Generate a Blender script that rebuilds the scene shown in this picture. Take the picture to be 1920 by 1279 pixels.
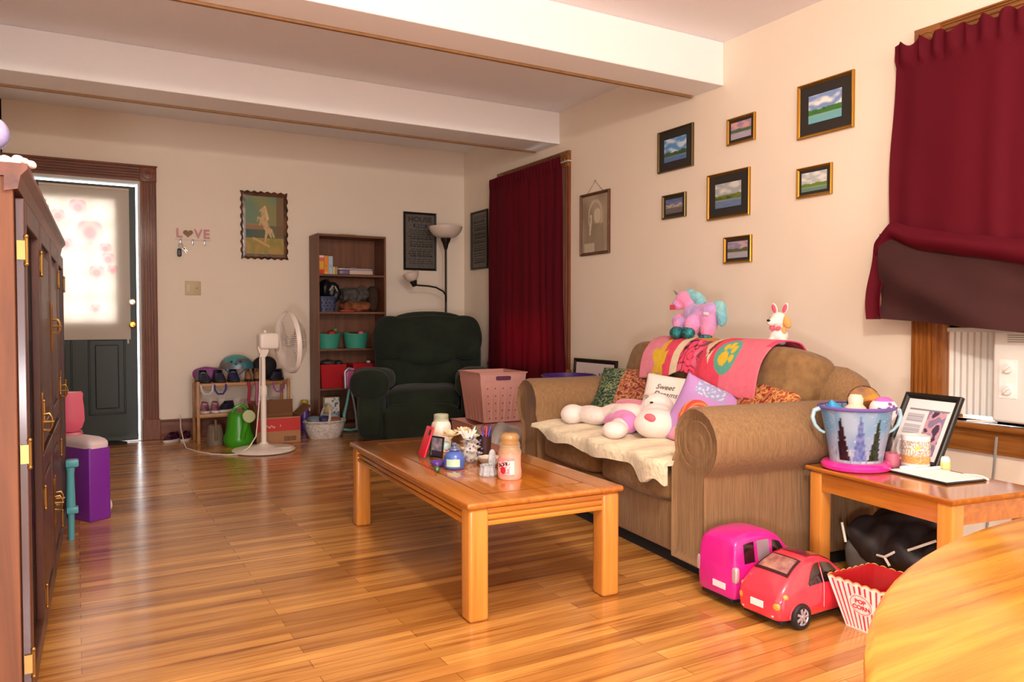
import bpy, bmesh, math, random
from mathutils import Vector, Matrix, Euler, noise
random.seed(7)
PI = math.pi
sc = bpy.context.scene
for o in list(bpy.data.objects): bpy.data.objects.remove(o)
# ------------------------------------------------------------------ camera
cam_d = bpy.data.cameras.new('camera'); cam = bpy.data.objects.new('camera', cam_d)
sc.collection.objects.link(cam); sc.camera = cam
cam_d.sensor_width = 36.0; cam_d.lens = 36.0*1437.0/1920.0
cam_d.clip_start = 0.05
cam.location = (0, 0, 1.0)
cam.rotation_euler = (math.radians(90-1.634), 0, -math.radians(29.622))
# ------------------------------------------------------------------ view + world
sc.view_settings.view_transform = 'Standard'; sc.view_settings.look = 'None'
sc.view_settings.gamma = 1.0; sc.view_settings.use_curve_mapping = False
sc.view_settings.exposure = 0.54
w = bpy.data.worlds.new('sky'); sc.world = w; w.use_nodes = True
bg = w.node_tree.nodes['Background']; bg.inputs[0].default_value = (0.92, 0.96, 1.0, 1); bg.inputs[1].default_value = 5.0
# ------------------------------------------------------------------ lights
def lamp(name, kind, loc, energy, color, **kw):
    d = bpy.data.lights.new(name, kind); d.energy = energy; d.color = color
    for k, v in kw.items(): setattr(d, k, v)
    o = bpy.data.objects.new(name, d); o.location = loc; sc.collection.objects.link(o); return o
lamp('dining_ceiling_lamp', 'POINT', (0.9, 0.45, 2.3), 88, (1.0, 0.91, 0.78), shadow_soft_size=0.07)
f1 = lamp('rear_fill_light', 'AREA', (0.4, -4.3, 1.45), 90, (0.94, 0.96, 1.0), shape='RECTANGLE', size=3.0, size_y=1.8)  # added soft fill from behind the camera for the walls, no window modelled
lamp('low_fill_light', 'POINT', (-0.35, -0.5, 0.62), 120, (0.95, 0.95, 1.0), shadow_soft_size=0.15)  # added low fill to brighten ceiling and beam undersides, not a room lamp
f1.rotation_euler = (math.radians(84), 0, math.radians(-12))
# ------------------------------------------------------------------ helpers
def lin(c):
    if isinstance(c, str): c = [int(c[i:i+2], 16)/255 for i in (0, 2, 4)]
    return tuple((x/12.92 if x <= .04045 else ((x+.055)/1.055)**2.4) for x in c[:3])
MATS = {}
def M(name, c='808080', rough=.6, metal=0., noise_amt=0., nscale=8., c2=None, bump=0., bscale=60., stretch=(1,1,1),
      coat=0., emit=0., trans=0., alpha=1., attr=False, sheen=0., detail=4., sss=0.):
    if name in MATS: return MATS[name]
    m = bpy.data.materials.new(name); m.use_nodes = True; nt = m.node_tree; N = nt.nodes; L = nt.links
    b = N['Principled BSDF']; col = lin(c)
    b.inputs['Base Color'].default_value = (*col, 1); b.inputs['Roughness'].default_value = rough
    b.inputs['Metallic'].default_value = metal
    if coat: b.inputs['Coat Weight'].default_value = coat; b.inputs['Coat Roughness'].default_value = .12
    if sheen: b.inputs['Sheen Weight'].default_value = sheen; b.inputs['Sheen Roughness'].default_value = .4
    if trans: b.inputs['Transmission Weight'].default_value = trans
    if alpha < 1: b.inputs['Alpha'].default_value = alpha
    if emit: b.inputs['Emission Color'].default_value = (*col, 1); b.inputs['Emission Strength'].default_value = emit
    tc = N.new('ShaderNodeTexCoord'); mp = N.new('ShaderNodeMapping'); mp.inputs['Scale'].default_value = stretch
    L.new(tc.outputs['Object'], mp.inputs[0])
    src = None
    if attr:
        a = N.new('ShaderNodeAttribute'); a.attribute_name = 'Col'; src = a.outputs['Color']
    if noise_amt or c2:
        nz = N.new('ShaderNodeTexNoise'); nz.inputs['Scale'].default_value = nscale; nz.inputs['Detail'].default_value = detail
        L.new(mp.outputs[0], nz.inputs['Vector'])
        rp = N.new('ShaderNodeValToRGB'); rp.color_ramp.elements[0].position = .34; rp.color_ramp.elements[1].position = .66
        L.new(nz.outputs['Fac'], rp.inputs[0])
        if c2: k = lin(c2)
        else: k = tuple(x*(1-noise_amt) for x in col)
        if attr:
            rp.color_ramp.elements[0].color = (1-noise_amt,)*3+(1,); rp.color_ramp.elements[1].color = (1, 1, 1, 1)
            mx = N.new('ShaderNodeMix'); mx.data_type = 'RGBA'; mx.blend_type = 'MULTIPLY'; mx.inputs[0].default_value = 1
            L.new(src, mx.inputs[6]); L.new(rp.outputs[0], mx.inputs[7]); src = mx.outputs[2]
        else:
            rp.color_ramp.elements[0].color = (*k, 1); rp.color_ramp.elements[1].color = (*col, 1); src = rp.outputs[0]
    if src: L.new(src, b.inputs['Base Color'])
    if bump:
        n2 = N.new('ShaderNodeTexNoise'); n2.inputs['Scale'].default_value = bscale; n2.inputs['Detail'].default_value = 3
        L.new(mp.outputs[0], n2.inputs['Vector'])
        bp = N.new('ShaderNodeBump'); bp.inputs['Strength'].default_value = bump; bp.inputs['Distance'].default_value = .01
        L.new(n2.outputs['Fac'], bp.inputs['Height']); L.new(bp.outputs[0], b.inputs['Normal'])
    MATS[name] = m; return m

def wood(name, c1, c2, rough=.35, axis=0, scale=3., coat=.3, planks=False, dark=None):
    """grain running along the given object axis"""
    if name in MATS: return MATS[name]
    m = bpy.data.materials.new(name); m.use_nodes = True; nt = m.node_tree; N = nt.nodes; L = nt.links
    b = N['Principled BSDF']; b.inputs['Roughness'].default_value = rough
    b.inputs['Coat Weight'].default_value = coat; b.inputs['Coat Roughness'].default_value = .15
    tc = N.new('ShaderNodeTexCoord'); mp = N.new('ShaderNodeMapping')
    s = [scale*9]*3; s[axis] = scale*.55; mp.inputs['Scale'].default_value = s
    L.new(tc.outputs['Object'], mp.inputs[0])
    nz = N.new('ShaderNodeTexNoise'); nz.inputs['Scale'].default_value = 1.0; nz.inputs['Detail'].default_value = 6; nz.inputs['Roughness'].default_value = .6
    nz.inputs['Distortion'].default_value = .5
    L.new(mp.outputs[0], nz.inputs['Vector'])
    rp = N.new('ShaderNodeValToRGB'); e = rp.color_ramp.elements
    e[0].position = .3; e[0].color = (*lin(c2), 1); e[1].position = .62; e[1].color = (*lin(c1), 1)
    L.new(nz.outputs['Fac'], rp.inputs[0]); src = rp.outputs[0]
    if planks:
        br = N.new('ShaderNodeTexBrick'); br.offset = .37; br.offset_frequency = 2; br.squash = 1
        for k, v in (('Scale', 1.0), ('Mortar Size', .0012), ('Mortar Smooth', .0), ('Bias', 0.), ('Brick Width', .92), ('Row Height', .057)):
            br.inputs[k].default_value = v
        br.inputs['Color1'].default_value = (1.08, 1.05, 1.0, 1); br.inputs['Color2'].default_value = (.58, .47, .38, 1); br.inputs['Mortar'].default_value = (.42, .3, .22, 1)
        L.new(tc.outputs['Object'], br.inputs['Vector'])
        mx = N.new('ShaderNodeMix'); mx.data_type = 'RGBA'; mx.blend_type = 'MULTIPLY'; mx.inputs[0].default_value = 1
        L.new(src, mx.inputs[6]); L.new(br.outputs['Color'], mx.inputs[7]); src = mx.outputs[2]
        # long cathedral streaks across the boards
        m3 = N.new('ShaderNodeMapping'); m3.inputs['Scale'].default_value = (1.1, 24, 1); L.new(tc.outputs['Object'], m3.inputs[0])
        n3 = N.new('ShaderNodeTexNoise'); n3.inputs['Scale'].default_value = 1.4; n3.inputs['Detail'].default_value = 8; L.new(m3.outputs[0], n3.inputs['Vector'])
        r3 = N.new('ShaderNodeValToRGB'); r3.color_ramp.elements[0].position = .30; r3.color_ramp.elements[1].position = .46
        r3.color_ramp.elements[0].color = (.56, .42, .31, 1); r3.color_ramp.elements[1].color = (1, 1, 1, 1)
        L.new(n3.outputs['Fac'], r3.inputs[0])
        my = N.new('ShaderNodeMix'); my.data_type = 'RGBA'; my.blend_type = 'MULTIPLY'; my.inputs[0].default_value = 1
        L.new(src, my.inputs[6]); L.new(r3.outputs[0], my.inputs[7]); src = my.outputs[2]
    L.new(src, b.inputs['Base Color']); MATS[name] = m; return m

def link(o): sc.collection.objects.link(o); return o
def empty(name, label, cat, loc=(0, 0, 0), rz=0., group=None):
    o = bpy.data.objects.new(name, None); link(o); o.empty_display_size = .05
    o.location = loc; o.rotation_euler = (0, 0, rz); o['label'] = label; o['category'] = cat
    if group: o['group'] = group
    return o
def tag(o, label, cat, group=None, kind=None):
    if label: o['label'] = label
    if cat: o['category'] = cat
    if group: o['group'] = group
    if kind: o['kind'] = kind
    return o
def T(loc=(0, 0, 0), rot=(0, 0, 0), s=(1, 1, 1)):
    return Matrix.Translation(loc) @ Euler(rot).to_matrix().to_4x4() @ Matrix.Diagonal((*s, 1))
class B:
    """collects shapes, links them as ONE mesh object"""
    def __init__(s): s.bm = bmesh.new()
    def _x(s, vs, m):
        if m is not None: bmesh.ops.transform(s.bm, matrix=m, verts=vs)
        return s
    def box(s, x0, x1, y0, y1, z0, z1, bev=0., m=None, seg=2):
        r = bmesh.ops.create_cube(s.bm, size=1, matrix=T(((x0+x1)/2, (y0+y1)/2, (z0+z1)/2), s=(x1-x0, y1-y0, z1-z0)))
        vs = r['verts']
        if bev:
            es = list({e for v in vs for e in v.link_edges})
            old = set(s.bm.verts)-set(vs)
            bmesh.ops.bevel(s.bm, geom=es, offset=min(bev, .49*min(x1-x0, y1-y0, z1-z0)), segments=seg, affect='EDGES', profile=.5)
            vs = [v for v in s.bm.verts if v not in old]
        return s._x(vs, m)
    def soft(s, c, r, n=5, N=10, rot=(0, 0, 0), puff=0., amp=0., fr=6., m=None):
        """rounded cushion: superellipsoid from a subdivided cube"""
        n0 = len(s.bm.verts); k = bmesh.ops.create_cube(s.bm, size=2)
        bmesh.ops.subdivide_edges(s.bm, edges=list({e for v in k['verts'] for e in v.link_edges}), cuts=N, use_grid_fill=True)
        s.bm.verts.ensure_lookup_table(); vs = s.bm.verts[n0:]
        e = Euler(rot).to_matrix(); r = Vector(r); c = Vector(c)
        for v in vs:
            p = v.co.copy(); d = (abs(p.x)**n+abs(p.y)**n+abs(p.z)**n)**(1/n); p /= d
            if puff: p.z *= 1+puff*max(0, 1-p.x*p.x)*max(0, 1-p.y*p.y)
            q_ = Vector((p.x*r.x, p.y*r.y, p.z*r.z))
            if amp: q_ += p.normalized()*amp*noise.noise(q_*fr+c*3)
            v.co = c+e@q_
        return s._x(vs, m)
    def ball(s, c, r, m=None, u=20, v=14, rot=(0, 0, 0)):
        if not hasattr(r, '__len__'): r = (r, r, r)
        k = bmesh.ops.create_uvsphere(s.bm, u_segments=u, v_segments=v, radius=1, matrix=T(c, rot, r)); return s._x(k['verts'], m)
    def loft(s, rings, cap=True, closed=True, m=None):
        R = [[s.bm.verts.new(p) for p in ring] for ring in rings]; n = len(R[0])
        for a, b in zip(R, R[1:]):
            for i in range(n if closed else n-1):
                j = (i+1) % n
                try: s.bm.faces.new((a[i], a[j], b[j], b[i]))
                except ValueError: pass
        if cap and closed:
            for ring in (R[0], R[-1]):
                try: s.bm.faces.new(ring)
                except ValueError: pass
        return s._x([v for r in R for v in r], m)
    def lathe(s, prof, c=(0, 0, 0), seg=28, m=None, cap=True, wob=None):
        rings = []
        for r, z in prof:
            rings.append([(c[0]+r*math.cos(2*PI*i/seg)*(1 if not wob else wob(2*PI*i/seg, z)), c[1]+r*math.sin(2*PI*i/seg)*(1 if not wob else wob(2*PI*i/seg, z)), c[2]+z) for i in range(seg)])
        return s.loft(rings, cap=cap, m=m)
    def tube(s, pts, r, seg=8, m=None, closed=False):
        P = [Vector(p) for p in pts]; rings = []; up = Vector((0, 0, 1)); last = None
        for i, p in enumerate(P):
            t = (P[min(i+1, len(P)-1)]-P[max(i-1, 0)]).normalized()
            a = (last - t*last.dot(t)) if last is not None else t.cross(up if abs(t.z) < .9 else Vector((1, 0, 0)))
            if a.length < 1e-6: a = t.orthogonal()
            a.normalize(); last = a; b_ = t.cross(a)
            rr = r[i] if hasattr(r, '__len__') else r
            rings.append([p+(a*math.cos(2*PI*k/seg)+b_*math.sin(2*PI*k/seg))*rr for k in range(seg)])
        return s.loft(rings, m=m)
    def prism(s, poly, d0, d1, axis='y', m=None, bev=0.):
        f = {'x': lambda a, b, d: (d, a, b), 'y': lambda a, b, d: (a, d, b), 'z': lambda a, b, d: (a, b, d)}[axis]
        vs0 = set(s.bm.verts)
        s.loft([[f(a, b, d0) for a, b in poly], [f(a, b, d1) for a, b in poly]])
        vs = [v for v in s.bm.verts if v not in vs0]
        if bev:
            es = [e for e in {e for v in vs for e in v.link_edges} if len({round(v.co[{'x': 0, 'y': 1, 'z': 2}[axis]], 5) for v in e.verts}) == 1]
            bmesh.ops.bevel(s.bm, geom=es, offset=bev, segments=2, affect='EDGES')
            vs = [v for v in s.bm.verts if v not in vs0]
        return s._x(vs, m)
    def obj(s, name, mat, parent=None, smooth=True, m=None, loc=None, angle=40, remesh=0, solid=0, sub=0, keepn=False):
        if not keepn: bmesh.ops.recalc_face_normals(s.bm, faces=s.bm.faces)
        if m is not None: bmesh.ops.transform(s.bm, matrix=m, verts=s.bm.verts)
        me = bpy.data.meshes.new(name); s.bm.to_mesh(me); s.bm.free()
        o = link(bpy.data.objects.new(name, me))
        if remesh:
            md = o.modifiers.new('r', 'REMESH'); md.mode = 'VOXEL'; md.voxel_size = remesh; md.use_smooth_shade = True
            sm = o.modifiers.new('s', 'SMOOTH'); sm.factor = .6; sm.iterations = 5
        if solid: md = o.modifiers.new('t', 'SOLIDIFY'); md.thickness = solid; md.offset = 0
        if sub: md = o.modifiers.new('sub', 'SUBSURF'); md.levels = sub; md.render_levels = sub
        if remesh or solid or sub:
            dg = bpy.context.evaluated_depsgraph_get(); m2 = bpy.data.meshes.new_from_object(o.evaluated_get(dg))
            o.modifiers.clear(); o.data = m2; me = m2
        if smooth:
            me.polygons.foreach_set('use_smooth', [True]*len(me.polygons))
            if not remesh:
                try: me.set_sharp_from_angle(angle=math.radians(angle))
                except Exception: pass
        me.materials.clear(); me.materials.append(mat)
        if parent: o.parent = parent
        if loc: o.location = loc
        return o
def colour(o, fn):
    """printed colour pattern: fn(local point) -> linear rgb, stored per corner"""
    me = o.data; ca = me.color_attributes.new('Col', 'FLOAT_COLOR', 'POINT'); buf = []
    for v in me.vertices: buf += [*fn(v.co), 1]
    ca.data.foreach_set('color', buf); return o
def panel(name, w_, h_, fn, mat, parent, nx=60, ny=60, m=None, th=.002):
    """thin printed sheet in the local XZ plane, front facing -Y; fn(u,v in 0..1) -> hex or rgb"""
    bm = bmesh.new(); G = [[bm.verts.new((w_*(i/nx-.5), 0, h_*(j/ny-.5))) for i in range(nx+1)] for j in range(ny+1)]
    for j in range(ny):
        for i in range(nx): bm.faces.new((G[j][i], G[j][i+1], G[j+1][i+1], G[j+1][i]))
    back = bm.faces.new([bm.verts.new((sx*w_/2, th, sz*h_/2)) for sx, sz in ((-1, -1), (-1, 1), (1, 1), (1, -1))])
    me = bpy.data.meshes.new(name); bm.to_mesh(me); bm.free()
    cols = []
    for v in me.vertices:
        c = fn(v.co.x/w_+.5, v.co.z/h_+.5); c = lin(c) if isinstance(c, str) else c; cols += [*c, 1]
    me.color_attributes.new('Col', 'FLOAT_COLOR', 'POINT').data.foreach_set('color', cols)
    if m is not None: me.transform(m)
    me.materials.append(mat); o = link(bpy.data.objects.new(name, me))
    if parent: o.parent = parent
    return o
def text(name, s, size, mat, parent, m, ext=.0006, bold=.0, sx=1., shear=0.):
    """lettering in the local XZ plane facing -Y, centred"""
    c = bpy.data.curves.new(name, 'FONT'); c.body = s; c.size = size; c.extrude = ext; c.offset = bold; c.align_x = 'CENTER'; c.align_y = 'CENTER'; c.shear = shear
    o = bpy.data.objects.new(name, c); link(o); bpy.context.view_layer.update()
    me = bpy.data.meshes.new_from_object(o.evaluated_get(bpy.context.evaluated_depsgraph_get()))
    bpy.data.objects.remove(o)
    me.transform(m @ Euler((PI/2, 0, 0)).to_matrix().to_4x4() @ Matrix.Diagonal((sx, 1, 1, 1)))
    me.materials.clear(); me.materials.append(mat); n = link(bpy.data.objects.new(name, me))
    if parent: n.parent = parent
    return n
def copy_thing(src, loc, rz, label, group=None):
    c = src.copy(); link(c); c.location = loc; c.rotation_euler = (0, 0, rz); c['label'] = label
    if group: c['group'] = group
    for ch in src.children:
        d = ch.copy(); link(d); d.parent = c; d.matrix_parent_inverse = Matrix()
        for g in ch.children:
            e = g.copy(); link(e); e.parent = d; e.matrix_parent_inverse = Matrix()
    return c
def mix(a, b, t): t = max(0, min(1, t)); return tuple(x+(y-x)*t for x, y in zip(a, b))
def nz(x, y=0, z=0): return noise.noise(Vector((x, y, z)))
attr = M('printed_surface', rough=.55, attr=True)
attr_gloss = M('printed_gloss', rough=.25, attr=True)
attr_cloth = M('printed_cloth', rough=.9, attr=True, noise_amt=.12, nscale=30, bump=.25, bscale=180)
# ================================================================== setting
D = 3.423; BW = 7.0; HC = 2.67; LW = -.48
paint = M('wall_paint', 'f5e5d1', .75, noise_amt=.02, nscale=3, bump=.06, bscale=250)
ceil_m = M('ceiling_paint', 'fbf7f9', .9, bump=.35, bscale=160)
beam_m = M('beam_paint', 'fdfaf8', .85, bump=.22, bscale=140)
floor_m = wood('oak_floor', 'dda458', 'b87c3e', rough=.24, axis=0, scale=3, coat=.35, planks=True)
trim_y = wood('trim_wood_y', '8a4d22', '5c2d12', rough=.45, axis=1, scale=5, coat=.08)
trim_x = wood('trim_wood_x', '844420', '58290f', rough=.45, axis=0, scale=5, coat=.08)
trim_z = wood('trim_wood_z', '8a4a24', '5c2e14', rough=.48, axis=2, scale=5, coat=.08)
trim_zl = wood('trim_wood_light', 'a8682e', '7c4418', rough=.3, axis=2, scale=5)
strip_m = M('beam_strip_wood', '9a6e42', .6, noise_amt=.2, nscale=20)
def S(o): o['kind'] = 'structure'; return o
S(B().box(-3.2, D+.4, -4.8, BW+.4, -.12, 0).obj('floor', floor_m, smooth=False))
S(B().box(-3.2, D+.4, -4.8, BW+.4, HC, HC+.12).obj('ceiling', ceil_m, smooth=False))
# back wall with the door opening
DX0, DX1, DH = -.47, .475, 2.13
b = B(); b.box(DX1, D, BW, BW+.14, 0, HC); b.box(LW, DX1, BW, BW+.14, DH, HC); b.box(LW-.14, DX0, BW, BW+.14, 0, HC)
S(b.obj('wall_back', paint, smooth=False))
# right wall with two window openings (y ranges)
W1 = (5.19, 6.13, .60, 2.21); W2 = (1.07, 2.08, .55, 2.21)
b = B()
b.box(D, D+.16, W1[1], BW+.14, 0, HC)
for a in (W1, W2): b.box(D, D+.16, a[0], a[1], 0, a[2]); b.box(D, D+.16, a[0], a[1], a[3], HC)
b.box(D, D+.16, W2[1], W1[0], 0, HC); b.box(D, D+.16, -4.5, W2[0], 0, HC)
S(b.obj('wall_right', paint, smooth=False))
S(B().box(LW-.14, LW, 1.5, BW, 0, HC).obj('wall_left', paint, smooth=False))
b = B(); b.box(-2.7, LW-.14, 1.5, 1.64, 0, HC); b.box(-2.84, -2.7, -4.5, 1.64, 0, HC)
S(b.obj('wall_side', paint, smooth=False))
S(B().box(-2.84, D+.16, -4.64, -4.5, 0, HC).obj('wall_front', paint, smooth=False))
# boxed ceiling beams with the thin wood strip along their far lower edge
for i, (y0, y1, z) in enumerate(((3.43, 3.68, 2.41), (5.235, 5.56, 2.415))):
    o = S(B().box(LW-.02, D, y0, y1, z, HC, bev=.006).obj('trim_%d' % (i+1), beam_m, smooth=False))
    o['label'] = ('white boxed ceiling beam nearest the viewer', 'white boxed ceiling beam nearer the back wall')[i]
    p = B().box(LW, D-.03 if i else D-.02, y1, y1+.02, z-.012, z+.012).obj('edge_strip', strip_m, o); p['label'] = 'thin brown wood strip'
# baseboards
b = B(); b.box(.60, D, BW-.02, BW, 0, .145, bev=.003); b.box(.60, D, BW-.028, BW, .145, .16, bev=.004); b.box(.6, D, BW-.035, BW-.02, 0, .02, bev=.004)
S(b.obj('baseboard_back', trim_x, smooth=False))
b = B(); b.box(D-.02, D, 2.26, 5.06, 0, .15, bev=.003); b.box(D-.02, D, 6.27, BW, 0, .15, bev=.003)
S(b.obj('baseboard_right', trim_y, smooth=False))
# fluted casing helper: profile across the width, run along an axis
def fluted(b, a0, a1, r0, r1, depth, kind, wall):
    """a = across, r = run. kind 'z' vertical on right wall, 'y' horizontal on right wall, 'bz' vertical back wall, 'bx' horizontal back wall"""
    n = 5; w_ = (a1-a0); pts = [(a0, 0), (a0, depth)]
    for i in range(n):
        c = a0+w_*(.14+.18*i); pts += [(c-.03*w_, depth), (c, depth*.62), (c+.03*w_+.03*w_, depth*.62), (c+.09*w_, depth)]
    pts += [(a1, depth), (a1, 0)]
    f = {'z': lambda a, d, r: (wall-d, a, r), 'y': lambda a, d, r: (wall-d, r, a), 'bz': lambda a, d, r: (a, wall-d, r), 'bx': lambda a, d, r: (r, wall-d, a)}[kind]
    b.loft([[f(a, d, r0) for a, d in pts], [f(a, d, r1) for a, d in pts]])
def rosette(c, s, ax, parent, mat):
    b = B(); x, y, z = c; h = s/2
    if ax == 'x': b.box(x-.032, x, y-h, y+h, z-h, z+h, bev=.004)
    else: b.box(x-h, x+h, y-.032, y, z-h, z+h, bev=.004)
    rings = []
    for r, d in ((h*.8, .030), (h*.78, .036), (h*.66, .036), (h*.6, .031), (h*.38, .031), (h*.33, .037), (h*.2, .038), (h*.12, .033), (.001, .033)):
        rings.append([((x-d, y+r*math.cos(t), z+r*math.sin(t)) if ax == 'x' else (x+r*math.cos(t), y-d, z+r*math.sin(t))) for t in [2*PI*k/24 for k in range(24)]])
    b.loft(rings); return b.obj('corner_block', mat, parent)
# door
door = S(empty('door_1', 'dark green front door in a fluted wood casing, left of the back wall', 'door', (0, BW, 0))); del door['category']
green = M('door_green', '1b2c26', .45, noise_amt=.08, nscale=4)
b = B(); DY = .06
gx0, gx1, gz0, gz1 = -.26, .28, .98, 1.96
b.box(-.448, gx0, DY, DY+.045, .012, 2.09); b.box(gx1, .44, DY, DY+.045, .012, 2.09)
b.box(gx0, gx1, DY, DY+.045, .012, gz0); b.box(gx0, gx1, DY, DY+.045, gz1, 2.09)
for px in (-.165, .215):   # raised lower panels
    for k, (hw, z0, z1, d) in enumerate(((.135, .22, .84, .0), (.12, .235, .825, .010), (.085, .27, .79, .004))):
        if k == 0:
            for (a, c, e, f) in ((px-hw, px+hw, z0, z0+.014), (px-hw, px+hw, z1-.014, z1), (px-hw, px-hw+.014, z0, z1), (px+hw-.014, px+hw, z0, z1)): b.box(a, c, DY-.012, DY, e, f, bev=.004)
        elif k == 2: b.box(px-hw, px+hw, DY-.014, DY, z0, z1, bev=.012)
b.obj('door_panel', green, door, smooth=False)
glass = bpy.data.materials.new('window_glass'); glass.use_nodes = True; _t = glass.node_tree; _t.nodes.clear()
_o = _t.nodes.new('ShaderNodeOutputMaterial'); _a = _t.nodes.new('ShaderNodeBsdfTransparent'); _g = _t.nodes.new('ShaderNodeBsdfGlossy'); _g.inputs['Roughness'].default_value = .03
_m = _t.nodes.new('ShaderNodeMixShader'); _m.inputs[0].default_value = .07
_t.links.new(_a.outputs[0], _m.inputs[1]); _t.links.new(_g.outputs[0], _m.inputs[2]); _t.links.new(_m.outputs[0], _o.inputs[0])
B().box(gx0, gx1, DY+.02, DY+.026, gz0, gz1).obj('door_glass', glass, door, smooth=False)
b = B()
for k in range(1, 3): b.box(gx0+(gx1-gx0)*k/3-.008, gx0+(gx1-gx0)*k/3+.008, DY+.012, DY+.034, gz0, gz1)
for k in range(1, 5): b.box(gx0, gx1, DY+.012, DY+.034, gz0+(gz1-gz0)*k/5-.008, gz0+(gz1-gz0)*k/5+.008)
b.obj('glass_grille', M('grille_white', 'e8e8e4', .5), door, smooth=False)
jamb = M('jamb_white', 'd8d6cc', .5)
b = B(); b.box(.455, .475, 0, .13, 0, DH); b.box(-.47, -.45, 0, .13, 0, DH); b.box(-.45, .455, 0, .13, DH-.022, DH)
b.obj('jamb', jamb, door, smooth=False)
B().box(-.45, .455, -.03, .12, 0, .012, bev=.003).obj('threshold', M('aluminium', 'c9ccd0', .25, 1.), door, smooth=False)
b = B(); fluted(b, .47, .59, .16, DH, .024, 'bz', 0); b.box(.465, .6, -.03, 0, 0, .17, bev=.003); b.obj('casing', trim_z, door, smooth=False)
b = B(); fluted(b, DH, DH+.12, -.48, .47, .024, 'bx', 0); b.box(-.48, .6, -.03, 0, DH+.118, DH+.13, bev=.003); b.obj('head_casing', trim_x, door, smooth=False)
rosette((.53, 0, DH+.06), .125, 'y', door, trim_x)
brass = M('brass', 'c9a24a', .22, 1.); nickel = M('nickel', 'c8c4b8', .22, 1.)
for z, m_, n in ((1.14, nickel, 'deadbolt'), (.955, brass, 'door_knob')):
    R = T((.405, DY, z), (PI/2, 0, 0))
    B().lathe([(.001, 0), (.033, 0), (.034, .006), (.018, .012), (.014, .03), (.026, .042), (.029, .055), (.02, .066), (.001, .068)], m=R, seg=24).obj(n, m_, door)
# roller shade hung on the door, printed with faint hearts, lets daylight through
sh_m = bpy.data.materials.new('shade_cloth'); sh_m.use_nodes = True; nt = sh_m.node_tree; nt.nodes.clear()
out = nt.nodes.new('ShaderNodeOutputMaterial'); a = nt.nodes.new('ShaderNodeAttribute'); a.attribute_name = 'Col'
df = nt.nodes.new('ShaderNodeBsdfDiffuse'); tr = nt.nodes.new('ShaderNodeBsdfTranslucent'); mx = nt.nodes.new('ShaderNodeMixShader'); mx.inputs[0].default_value = .5
for n in (df, tr): nt.links.new(a.outputs['Color'], n.inputs['Color'])
nt.links.new(df.outputs[0], mx.inputs[1]); nt.links.new(tr.outputs[0], mx.inputs[2]); nt.links.new(mx.outputs[0], out.inputs[0])
def heart(x, y): return (x*x+y*y-1)**3-x*x*y**3 < 0
HE = [(.42, .86, .05), (.55, .70, .075), (.72, .60, .035), (.75, .53, .04), (.62, .44, .045), (.28, .62, .04), (.60, .20, .03), (.2, .8, .04), (.8, .46, .03)]
def shade_c(u, v):
    c = lin('f6eee4')
    for x, y, s in HE:
        a, b_ = (u-x)/s*.62, (v-y)*1.94/s*.62; h = (a*a+b_*b_-1)**3-a*a*b_**3
        if h < .5: c = mix(c, lin('f5bcc2'), .5-h)
    return c
o = panel('door_shade', .63, 1.225, shade_c, sh_m, None, 110, 214, m=T((.075, BW+.036, 1.447)), th=.0008)
tag(o, 'white roller shade with faint pink hearts, glowing with daylight on the green door', 'window shade')
e = B().tube([(.37, BW+.03, .835), (.37, BW+.03, .80)], .008).obj('pull_tab', M('tab_beige', 'd9c8ae', .6), o)
e = B().tube([(-.24, BW+.035, 2.058), (.39, BW+.035, 2.058)], .010, 10).obj('top_roller', M('roller_cream', 'e2cdb8', .6), o)
# windows
def window(n, Wd, wood_m, lbl):
    y0, y1, z0, z1 = Wd; r = S(empty('window_%d' % n, lbl, 'window', (D, 0, 0))); del r['category']
    b = B(); fluted(b, y1, y1+.115, z0-.02, z1, .024, 'z', 0); b.obj('casing', wood_m, r, smooth=False)
    b = B(); fluted(b, y0-.115, y0, z0-.02, z1, .024, 'z', 0); b.obj('casing', wood_m, r, smooth=False)
    b = B(); fluted(b, z1, z1+.115, y0, y1, .022, 'y', 0); b.box(-.03, 0, y0-.12, y1+.12, z1+.115, z1+.125, bev=.003); b.obj('head_casing', M_y, r, smooth=False)
    rosette((0, y1+.0575, z1+.0575), .12, 'x', r, M_y); rosette((0, y0-.0575, z1+.0575), .12, 'x', r, M_y)
    B().box(-.05, .10, y0-.13, y1+.13, z0-.028, z0, bev=.008).obj('window_stool', M_y, r)
    B().box(-.022, 0, y0-.1, y1+.1, z0-.13, z0-.028, bev=.004).obj('apron', M_y, r, smooth=False)
    b = B(); b.box(0, .16, y1-.02, y1, z0, z1); b.box(0, .16, y0, y0+.02, z0, z1); b.box(0, .16, y0, y1, z1-.02, z1); b.obj('jamb', trim_zl, r, smooth=False)
    zm = (z0+z1)/2
    b = B()
    for (p, q, x) in ((zm-.02, z1-.02, .10), (z0, zm+.02, .06)):
        b.box(x, x+.035, y0+.02, y0+.065, p, q); b.box(x, x+.035, y1-.065, y1-.02, p, q)
        b.box(x, x+.035, y0+.02, y1-.02, q-.045, q); 
        if not (n == 2 and x == .06): b.box(x, x+.035, y0+.02, y1-.02, p, p+.05)
    return r, b
M_y = wood('trim_wood_sill', '98602c', '6f3c16', rough=.3, axis=1, scale=5)
r1, b = window(1, W1, trim_z, 'far window with dark wood casing behind the long maroon curtain'); b.obj('sash', trim_zl, r1, smooth=False)
B().box(.115, .12, W1[0]+.03, W1[1]-.03, W1[2], W1[3]-.03).obj('pane', glass, r1, smooth=False)
r2, b = window(2, W2, trim_zl, 'near window with fluted wood casing holding the air conditioner')
b.bm.free(); b = B()
y0, y1, z0, z1 = W2
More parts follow.
